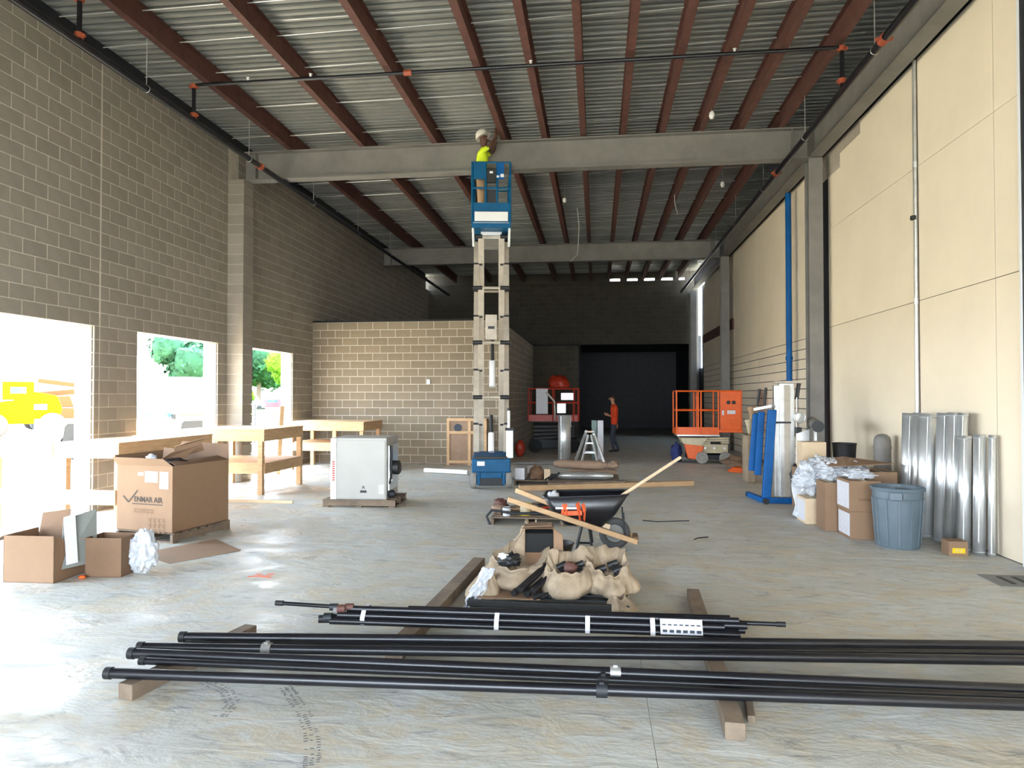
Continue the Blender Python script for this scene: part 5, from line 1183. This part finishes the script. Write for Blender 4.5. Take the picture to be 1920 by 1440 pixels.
# stacked cartons
def carton(label, x0, x1, y0, y1, z0, z1, white_side=False, m='card', print_=False):
    t = thing('carton', label, 'box', ((x0+x1)/2, (y0+y1)/2, z0))
    MB().b(x0, x1, y0, y1, z0, z1).build('body', M[m], t, bevel=0.004)
    MB().b((x0+x1)/2-0.025, (x0+x1)/2+0.025, y0-0.001, y1+0.001, z1+0.0002, z1+0.001).build('tape', M['cream'], t)
    if white_side: MB().b(x0-0.0025, x0, y0+0.03, y1-0.03, z0+0.03, z1-0.03).build('side_label', M['paper'], t)
    if print_: MB().b(x0+0.10, x0+0.30, y0-0.0015, y0, z0+0.13, z0+0.16).build('print', M['inkbrown'], t)
    return t
carton('lower brown carton of the stack beside the rubbish bin', 3.02, 3.38, 8.80, 9.25, 0.0, 0.33, True, 'card')
carton('upper brown carton of the stack beside the rubbish bin', 3.01, 3.37, 8.79, 9.26, 0.332, 0.70, True, 'card', True)
carton('tall light brown carton just left of the double stack', 2.88, 3.03, 9.28, 9.65, 0.0, 0.62, False, 'card')
carton('low carton with white and orange printing left of the tall one', 2.78, 3.05, 9.78, 10.2, 0.0, 0.34, True, 'woodpale')
carton('brown carton standing farther behind under the plastic wrap', 2.95, 3.45, 10.3, 10.8, 0.0, 0.60, False, 'card')
carton('carton behind the double stack by the wall, topped with torn cardboard', 3.45, 3.80, 9.4, 10.0, 0.0, 0.75, False, 'card')
carton('tan carton on the heap in front of the dark column', 3.10, 3.45, 11.05, 11.35, 0.62, 1.02, False, 'woodpale')
carton('brown carton holding up the tan one in front of the dark column', 3.05, 3.55, 10.95, 11.45, 0.0, 0.618, False, 'card')
MB().lathe([(0.13, 0), (0.15, 0.01), (0.17, 0.36), (0.18, 0.38), (0.165, 0.38), (0.13, 0.02)], (3.76, 11.2, 0.622), 22).build('black_bucket', M['black'], smooth=True, label='black plastic bucket standing beside the tan carton at the foot of the column', cat='bucket')
carton('low brown carton under the black bucket', 3.58, 3.95, 11.0, 11.4, 0.0, 0.62, False, 'card')
MB().sheet([[(3.0, 9.5, 0.80), (3.15, 9.3, 0.83), (3.75, 9.35, 0.86)], [(3.05, 10.0, 0.84), (3.3, 9.9, 0.90), (3.8, 9.8, 0.84)]]).build('cardboard_sheet', M['card'], label='flat torn cardboard sheet lying over the plastic wrapped cartons', cat='cardboard', solid=0.008)
for k, (c_, r_) in enumerate([((3.10, 9.75, 0.72), (0.16, 0.26, 0.13)), ((3.35, 9.75, 0.74), (0.17, 0.25, 0.11)), ((2.92, 10.1, 0.56), (0.19, 0.22, 0.17)), ((3.2, 10.5, 0.72), (0.2, 0.25, 0.12)), ((3.2, 9.05, 0.755), (0.16, 0.2, 0.055))]):
    MB().blob(c_, r_, 0.30, 2.6, 60+k, 64, 40).build('plastic_wrap', M['plastic'], smooth=True, label=['crumpled clear plastic over the tall light brown carton', 'crumpled clear plastic nearest the bollard sleeve', 'big crumpled plastic bulge at the left of the carton heap', 'crumpled plastic over the farther brown carton', 'torn plastic on top of the double stack'][k], cat='plastic')
g = []
for i in range(12):
    f = i/11; wd = 0.06+0.13*math.sin(PI*min(1, f*1.15+0.05))
    cx_, cy_, cz_ = 3.02-0.26*f, 10.35-0.22*f, 0.74*(1-f)+0.03
    row = []
    for j in range(7):
        u = (j-3)/3; row.append((cx_+u*wd*0.85, cy_-0.25*u*wd+0.02*math.sin(i*1.2+j*1.7), max(0.008, cz_-u*wd*0.5+0.02*mnoise.noise(Vector((i, j, 1))))))
    g.append(row)
MB().sheet(g).build('plastic_sheet', M['plastic'], smooth=True, label='white translucent plastic sheet hanging down to the floor by the blue hoist', cat='plastic', solid=0.003)
# material hoist
t = thing('material_hoist', 'manual material hoist with bright blue legs folded up and a grey mast', 'hoist', (2.95, 11.8, 0))
MB().bar((2.66, 11.62, 0.045), (3.30, 11.62, 0.045), 0.09, 0.09).build('base_bar', M['brightblue'], t, bevel=0.008)
MB().bar((2.66, 11.55, 0.045), (2.56, 12.35, 0.045), 0.08, 0.08).build('base_bar', M['brightblue'], t, bevel=0.008)
MB().bar((2.70, 11.66, 0.0), (2.82, 11.72, 1.50), 0.13, 0.10, up=(0, 1, 0)).build('folded_leg', M['brightblue'], t, bevel=0.012)
MB().bar((2.66, 12.05, 0.40), (2.74, 12.1, 1.46), 0.10, 0.08, up=(0, 1, 0)).build('folded_leg', M['brightblue'], t, bevel=0.012)
MB().bar((2.60, 12.25, 0.45), (2.69, 12.3, 1.42), 0.09, 0.07, up=(0, 1, 0)).build('folded_leg', M['brightblue'], t, bevel=0.012)
MB().bar((2.60, 11.9, 1.50), (2.84, 11.7, 1.56), 0.14, 0.05).build('leg_bracket', M['alu'], t, bevel=0.005)
for p, q in (((2.64, 11.95, 1.56), (2.68, 11.95, 1.84)), ((2.73, 11.85, 1.56), (2.76, 11.85, 1.86))): MB().tube([p, q], 0.022, 8).build('fork_tip', M['black'], t, smooth=True)
MB().b(2.93, 3.16, 11.68, 11.80, 0.09, 1.93).build('mast_section', M['alu'], t, bevel=0.008)
MB().b(2.86, 2.96, 11.74, 11.86, 0.09, 1.90).build('mast_section', M['alu'], t, bevel=0.008)
MB().b(3.00, 3.09, 11.66, 11.679, 0.10, 1.90).build('mast_groove', M['arm'], t)
MB().b(2.86, 3.30, 11.66, 11.86, 1.93, 1.965).build('top_plate', M['arm'], t, bevel=0.004)
MB().bar((3.24, 11.7, 1.93), (3.20, 11.7, 1.68), 0.05, 0.05, up=(0, 1, 0)).build('pulley_arm', M['black'], t)
MB().tube([(3.19, 11.66, 1.70), (3.17, 11.64, 0.2)], 0.008, 6).build('winch_cable', M['alu'], t, smooth=True)
MB().b(2.87, 3.10, 11.655, 11.675, 1.28, 1.31).build('cross_strap', M['darksteel'], t)
MB().ring((3.22, 11.6, 1.38), 0.085, 0.012, 'Y', 22, 8).build('winch_ring', M['alu'], t, smooth=True)
MB().lathe([(0.02, 0), (0.085, 0.01), (0.085, 0.06), (0.02, 0.07)], (3.22, 11.62, 1.38), 22, axis='Y').build('winch_drum', M['alu'], t, smooth=True)
MB().b(3.15, 3.24, 11.55, 11.66, 1.13, 1.22).build('winch_gear', M['black'], t, bevel=0.01)
for c_ in ((2.66, 11.55, 0.045), (3.30, 11.62, 0.04), (2.56, 12.35, 0.04)): MB().lathe([(0.01, -0.03), (0.045, -0.03), (0.045, 0.03), (0.01, 0.03)], (c_[0], c_[1]-0.06, 0.045), 14, axis='Y').build('caster', M['rubber'], t, smooth=True)
# heater tube (black end) and white cover hanging behind
t = thing('round_heater', 'silver cylinder with a black round end beside the hoist mast', 'heater', (3.40, 11.3, 1.2))
MB().tube([(3.36, 11.15, 1.255), (3.50, 11.9, 1.30)], 0.085, 22).build('barrel', M['greysteel'], t, smooth=True)
MB().tube([(3.357, 11.13, 1.254), (3.361, 11.155, 1.2555)], 0.09, 22).build('black_face', M['black'], t, smooth=True)
MB().b(3.38, 3.42, 11.40, 11.44, 0.62, 1.19).build('support_post', M['galv'], t)
MB().sheet([[(3.13, 11.5, 1.12), (3.34, 11.5, 1.20)], [(3.20, 11.5, 0.8), (3.33, 11.5, 0.85)], [(3.24, 11.5, 0.45), (3.30, 11.48, 0.45)], [(3.30, 11.48, 0.12), (3.34, 11.46, 0.12)]]).build('white_cloth', M['white'], smooth=True, label='white cloth hanging between the hoist mast and the silver cylinder', cat='cloth', solid=0.01)
MB().blob((3.14, 11.52, 0.42), (0.09, 0.06, 0.2), 0.3, 3, 71, 16, 12).build('dark_bag', M['darksteel'], smooth=True, label='dark bag lying at the foot of the hoist mast', cat='bag')
# brooms and orange hose by the wall behind the hoist
for k, (x, y, h, mm) in enumerate([(2.98, 14.35, 1.25, 'cream'), (3.06, 14.5, 1.5, 'khaki'), (3.12, 14.4, 1.15, 'yellow')]):
    t = thing('broom', ['straw broom with its bristles up, left of the blue hoist', 'tallest broom of the three standing behind the blue hoist', 'yellowish broom closest to the blue hoist'][k], 'broom', (x, y, 0))
    MB().tube([(x, y, 0.02), (x+0.04, y+0.05, h-0.25)], 0.014, 8).build('handle', M['wood'], t, smooth=True)
    MB().tube([(x+0.04, y+0.05, h-0.27), (x+0.05, y+0.05, h-0.10), (x+0.04, y+0.06, h)], [0.03, 0.07, 0.09], 12).build('bristles', M[mm], t, smooth=True)
MB().b(2.92, 3.12, 14.2, 14.6, 0.0, 0.95).build('yellow_sack', M['burlap'], label='yellow brown wrapped bundle standing behind the blue hoist', cat='bundle', bevel=0.04)
mb = MB()
for q in range(3): mb.tube([(3.30+0.34*math.cos(a/16*PI*2)*(1-0.12*q), 16.3+0.26*math.sin(a/16*PI*2)*(1-0.12*q), 0.025+0.03*q) for a in range(17)], 0.022, 8)
mb.build('air_hose', M['orange'], smooth=True, label='orange hose coiled on the floor between the orange lift and the blue hoist', cat='hose')
MB().blob((3.45, 17.0, 0.14), (0.4, 0.5, 0.15), 0.35, 2.5, 80, 24, 12, flat=-0.139).build('debris_heap', M['carddark'], smooth=True, label='dark rusty scrap heap at the foot of the panel wall by the orange lift', cat='debris')
MB().b(4.05, 4.22, 15.0, 15.12, 0.9, 0.98).build('wall_bracket', M['redsteel'], label='small rust red bracket on the grooved wall left of the blue pole', cat='bracket')

# ================================================================== OUTSIDE, seen through the openings
def wheel_out(par, c, r, w_, m='rubber', ax='X', hubm='alu'):
    wh = MB().lathe([(r*0.55, -w_/2), (r*0.92, -w_/2), (r, -w_/3), (r, w_/3), (r*0.92, w_/2), (r*0.55, w_/2)], c, 24, axis=ax).build('wheel', M[m], par, smooth=True)
    MB().lathe([(0.02, -w_/2.4), (r*0.56, -w_/2.4), (r*0.56, w_/2.4), (0.02, w_/2.4)], c, 16, axis=ax).build('hub', M[hubm], wh)
# white pickup truck parked parallel: rear wheel at left, front at right
T = Matrix.Translation((-14.65, 20.35, -0.16)) @ Matrix.Rotation(math.atan2(2.4, 2.0), 4, 'Z') @ Matrix.Diagonal((0.9, 1, 1, 1))
t = thing('pickup_truck', 'white pickup truck parked outside the second window opening', 'truck', (-14.65, 20.35, -0.16))
mb = MB(T)
body = [(-2.7, 0.45), (-2.35, 0.45), (-2.3, 0.62), (-2.1, 0.90), (-1.5, 0.90), (-1.25, 0.62), (-1.2, 0.42), (1.2, 0.42), (1.25, 0.62), (1.45, 0.90), (2.05, 0.90), (2.25, 0.62), (2.3, 0.45), (2.75, 0.50), (2.8, 0.95), (2.6, 1.12), (1.35, 1.20), (-2.7, 1.18)]
mb.prism(body, 1.85, lambda a, b_, h: (a, h-0.92, b_)).build('body', M['white'], t, bevel=0.02)
MB(T).prism([(-1.0, 1.19), (1.35, 1.19), (0.75, 1.78), (-0.85, 1.78)], 1.6, lambda a, b_, h: (a, h-0.8, b_)).build('cab', M['white'], t, bevel=0.04)
MB(T).prism([(0.15, 1.22), (1.12, 1.22), (0.68, 1.70), (0.15, 1.70)], 1.63, lambda a, b_, h: (a, h-0.815, b_)).build('window', M['glass'], t)
MB(T).prism([(-0.85, 1.22), (0.05, 1.22), (0.05, 1.70), (-0.78, 1.70)], 1.63, lambda a, b_, h: (a, h-0.815, b_)).build('window', M['glass'], t)
for x in (-1.78, 1.76):
    for y in (-0.82, 0.82):
        wh = MB(T).lathe([(0.22, -0.12), (0.37, -0.12), (0.40, -0.08), (0.40, 0.08), (0.37, 0.12), (0.22, 0.12)], (x, y, 0.40), 24, axis='Y').build('wheel', M['rubber'], t, smooth=True)
        MB(T).lathe([(0.02, -0.09), (0.22, -0.09), (0.22, 0.09), (0.02, 0.09)], (x, y, 0.40), 16, axis='Y').build('hub', M['alu'], wh)
for x in (-1.78, 1.76): MB(T).prism([(x-0.50, 0.45), (x-0.42, 1.0), (x-0.34, 1.09), (x+0.34, 1.09), (x+0.42, 1.0), (x+0.50, 0.45)], 1.87, lambda a, b_, h: (a, h-0.935, b_)).build('wheel_arch', M['black'], t)
MB(T).b(1.0, 1.12, -1.05, -0.9, 1.15, 1.32).build('mirror', M['black'], t, bevel=0.02)
# white box trailer farther off
T = Matrix.Translation((-29.8, 43.0, -0.16)) @ Matrix.Rotation(0.62, 4, 'Z')
t = thing('box_trailer', 'long white box trailer standing outside beneath the tree', 'trailer', (-29.8, 43.0, -0.16))
MB(T).b(-6.5, 6.0, -1.3, 1.3, 0.9, 3.15).build('box', M['white'], t, bevel=0.04)
for k in range(9): MB(T).b(-6.4+k*1.5, -6.36+k*1.5, -1.34, -1.3, 0.95, 3.1).build('side_rib', M['offwhite'], t)
MB(T).b(-6.5, 6.0, -1.2, 1.2, 0.7, 0.9).build('chassis', M['greysteel'], t)
for x in (-4.6, -3.6): 
    for y in (-1.0, 1.0): MB(T).lathe([(0.05, -0.13), (0.45, -0.13), (0.45, 0.13), (0.05, 0.13)], (x, y, 0.45), 18, axis='Y').build('wheel', M['rubber'], t, smooth=True)
for x in (4.0, 4.3): MB(T).b(x, x+0.1, -0.9, -0.8, 0, 0.7).build('landing_leg', M['greysteel'], t)
# yellow loader
T = Matrix.Translation((-26.6, 29.5, -0.16)) @ Matrix.Rotation(0.75, 4, 'Z')
t = thing('loader', 'bright yellow wheeled loader parked outside the nearest opening', 'loader', (-26.6, 29.5, -0.16))
MB(T).prism([(-1.9, 0.6), (1.2, 0.6), (1.4, 1.3), (1.2, 1.9), (0.3, 2.1), (-0.4, 1.7), (-1.9, 1.5)], 1.5, lambda a, b_, h: (a, h-0.75, b_)).build('body', M['machineyellow'], t, bevel=0.05)
MB(T).b(-0.9, 0.3, -0.7, 0.7, 1.7, 2.55).build('cab', M['machineyellow'], t, bevel=0.05)
MB(T).b(-0.6, 0.0, -0.72, 0.72, 2.0, 2.3).build('cab_window', M['glass'], t)
MB(T).bar((-1.2, -0.9, 1.5), (-2.6, -0.9, 0.6), 0.15, 0.25).bar((-1.2, 0.9, 1.5), (-2.6, 0.9, 0.6), 0.15, 0.25).build('lift_arm', M['machineyellow'], t)
MB(T).prism([(-3.2, 0.1), (-2.5, 0.1), (-2.5, 0.9), (-3.0, 0.7)], 2.0, lambda a, b_, h: (a, h-1.0, b_)).build('bucket', M['machineyellow'], t)
MB(T).b(0.3, 0.8, -0.77, -0.75, 1.25, 1.5).build('white_decal', M['white'], t)
for x in (-1.2, 1.0):
    for y in (-0.9, 0.9):
        wh = MB(T).lathe([(0.25, -0.2), (0.5, -0.2), (0.55, -0.12), (0.55, 0.12), (0.5, 0.2), (0.25, 0.2)], (x, y, 0.55), 22, axis='Y').build('wheel', M['bark'], t, smooth=True)
        MB(T).lathe([(0.02, -0.15), (0.26, -0.15), (0.26, 0.15), (0.02, 0.15)], (x, y, 0.55), 16, axis='Y').build('hub', M['alu'], wh)
# red boom lifts beyond
for lab, x, y, hgt in (('folded red boom lift outside just right of the yellow loader', -30.4, 36.0, 1.0), ('second folded red boom lift, farther off beyond the yellow loader', -38.6, 47.0, 1.15)):
    T = Matrix.Translation((x, y, -0.16)) @ Matrix.Rotation(0.9, 4, 'Z')
    t = thing('boom_lift', lab, 'lift', (x, y, -0.16))
    MB(T).b(-1.6, 1.6, -0.9, 0.9, 0.6, 1.2).build('chassis', M['machinered'], t, bevel=0.04)
    MB(T).prism([(-1.9, 1.25), (0.6, 1.25), (0.4, 1.9), (-1.8, 1.8)], 1.5, lambda a, b_, h: (a, h-0.75, b_)).build('turret', M['machinered'], t, bevel=0.04)
    MB(T).bar((-1.6, 0, 1.9), (2.4, 0, 2.3*hgt), 0.25, 0.3).build('lower_boom', M['machinered'], t)
    MB(T).bar((2.4, 0, 2.3*hgt), (-1.0, 0, 2.75*hgt), 0.2, 0.25).build('upper_boom', M['machinered'], t)
    MB(T).bar((2.0, 0, 1.9), (3.3, 0, 1.2), 0.12, 0.14).build('jib', M['machinered'], t)
    for x_ in (-1.1, 1.1):
        for y_ in (-0.95, 0.95): MB(T).lathe([(0.05, -0.15), (0.42, -0.15), (0.42, 0.15), (0.05, 0.15)], (x_, y_, 0.42), 18, axis='Y').build('wheel', M['rubber'], t, smooth=True)
T = Matrix.Translation((-43.9, 90.0, -0.16)) @ Matrix.Rotation(0.6, 4, 'Z')
t = thing('parked_car', 'pink red car parked far off under the trees in the farthest window opening', 'car', (-43.9, 90, -0.16))
MB(T).prism([(-2.2, 0.35), (2.2, 0.35), (2.25, 0.9), (1.3, 1.0), (0.7, 1.5), (-1.0, 1.5), (-1.6, 1.0), (-2.2, 0.95)], 1.7, lambda a, b_, h: (a, h, b_)).build('body', mat('carpaint', (0.45, 0.04, 0.06), 0.3), t, bevel=0.04)
for x_ in (-1.4, 1.4): MB(T).lathe([(0.05, -0.1), (0.34, -0.1), (0.34, 0.1), (0.05, 0.1)], (x_, 0.02, 0.34), 18, axis='Y').build('wheel', M['rubber'], t, smooth=True)
MB(T).prism([(-0.9, 1.02), (0.7, 1.02), (0.45, 1.42), (-0.7, 1.42)], 0.02, lambda a, b_, h: (a, -0.02+h, b_)).build('window', M['glass'], t)
T = Matrix.Translation((-45.6, 86.0, -0.16)) @ Matrix.Rotation(0.8, 4, 'Z')
t = thing('parked_van', 'white van parked far off in the farthest window opening, left of the red car', 'van', (-45.6, 86, -0.16))
MB(T).prism([(-2.6, 0.35), (2.4, 0.35), (2.5, 0.9), (1.8, 1.2), (1.3, 1.9), (-2.6, 1.9)], 1.8, lambda a, b_, h: (a, h, b_)).build('body', M['white'], t, bevel=0.05)
for x_ in (-1.6, 1.6): MB(T).lathe([(0.05, -0.1), (0.34, -0.1), (0.34, 0.1), (0.05, 0.1)], (x_, 0.02, 0.34), 18, axis='Y').build('wheel', M['rubber'], t, smooth=True)
MB(T).prism([(0.7, 1.1), (1.55, 1.1), (1.2, 1.7), (0.7, 1.7)], 0.02, lambda a, b_, h: (a, -0.02+h, b_)).build('window', M['glass'], t)
MB().tube([(-13.6, 26.3, -0.16), (-13.6, 26.3, 1.45)], 0.03, 8).build('marker_post', M['darksteel'], label='thin dark marker post outside the farthest window opening', cat='post')
def tree(label, x, y, zc, r, seed, m='leaf', n=2600, squash=0.9):
    t = thing('tree', label, 'tree', (x, y, -0.16)); R = random.Random(seed)
    MB().tube([(x, y, -0.16), (x+0.1, y, zc*0.5), (x, y, zc)], [r*0.09, r*0.07, r*0.04], 10).build('trunk', M['bark'], t, smooth=True)
    for k in range(4):
        a = R.uniform(0, 6.28); MB().tube([(x, y, zc*0.6), (x+math.cos(a)*r*0.5, y+math.sin(a)*r*0.5, zc+R.uniform(-.2, .4)*r)], [r*0.04, r*0.015], 7).build('branch', M['bark'], t, smooth=True)
    mb = MB(); lobes = [(Vector((R.uniform(-.5, .5)*r, R.uniform(-.5, .5)*r, zc+R.uniform(-.45, .55)*r)), r*R.uniform(.4, .62)) for _ in range(13)]
    for i in range(n):
        c_, lr = lobes[i % 13]; d = Vector((R.gauss(0, 1), R.gauss(0, 1), R.gauss(0, 1))).normalized()
        p = Vector((x, y, 0))+c_+d*lr*R.uniform(0.75, 1.03); s_ = r*0.075*R.uniform(.6, 1.3)
        u = d.orthogonal().normalized(); v = d.cross(u); u = (u+d*R.uniform(-.7, .7)).normalized(); a = R.uniform(0, 6.28)
        u, v = u*math.cos(a)+v*math.sin(a), v*math.cos(a)-u*math.sin(a)
        mb.add([p-u*s_, p-v*s_*0.6, p+u*s_, p+v*s_*0.6], [(0, 1, 2, 3)])
    tag(mb.build('foliage', M[m], t), kind='stuff')
    mb = MB()
    for c_, lr in lobes: mb.blob(Vector((x, y, 0))+c_, (lr*.8, lr*.8, lr*.8), 0.15, 2, seed, 12, 8)
    mb.build('inner_foliage', M[m], t, smooth=True)
tree('round green tree rising behind the white trailer in the second window opening', -40.8, 66.0, 5.0, 3.9, 1)
tree('dense dark green tree filling the left of the farthest window opening', -51.2, 100.0, 6.0, 5.4, 2)
tree('yellow green tree at the right side of the farthest window opening', -41.5, 88.0, 4.9, 2.9, 3, 'leaflight')
tree('small bright bush at the lower left of the farthest window opening', -41.6, 78.0, 1.5, 1.2, 4, 'leaflight', 1200)
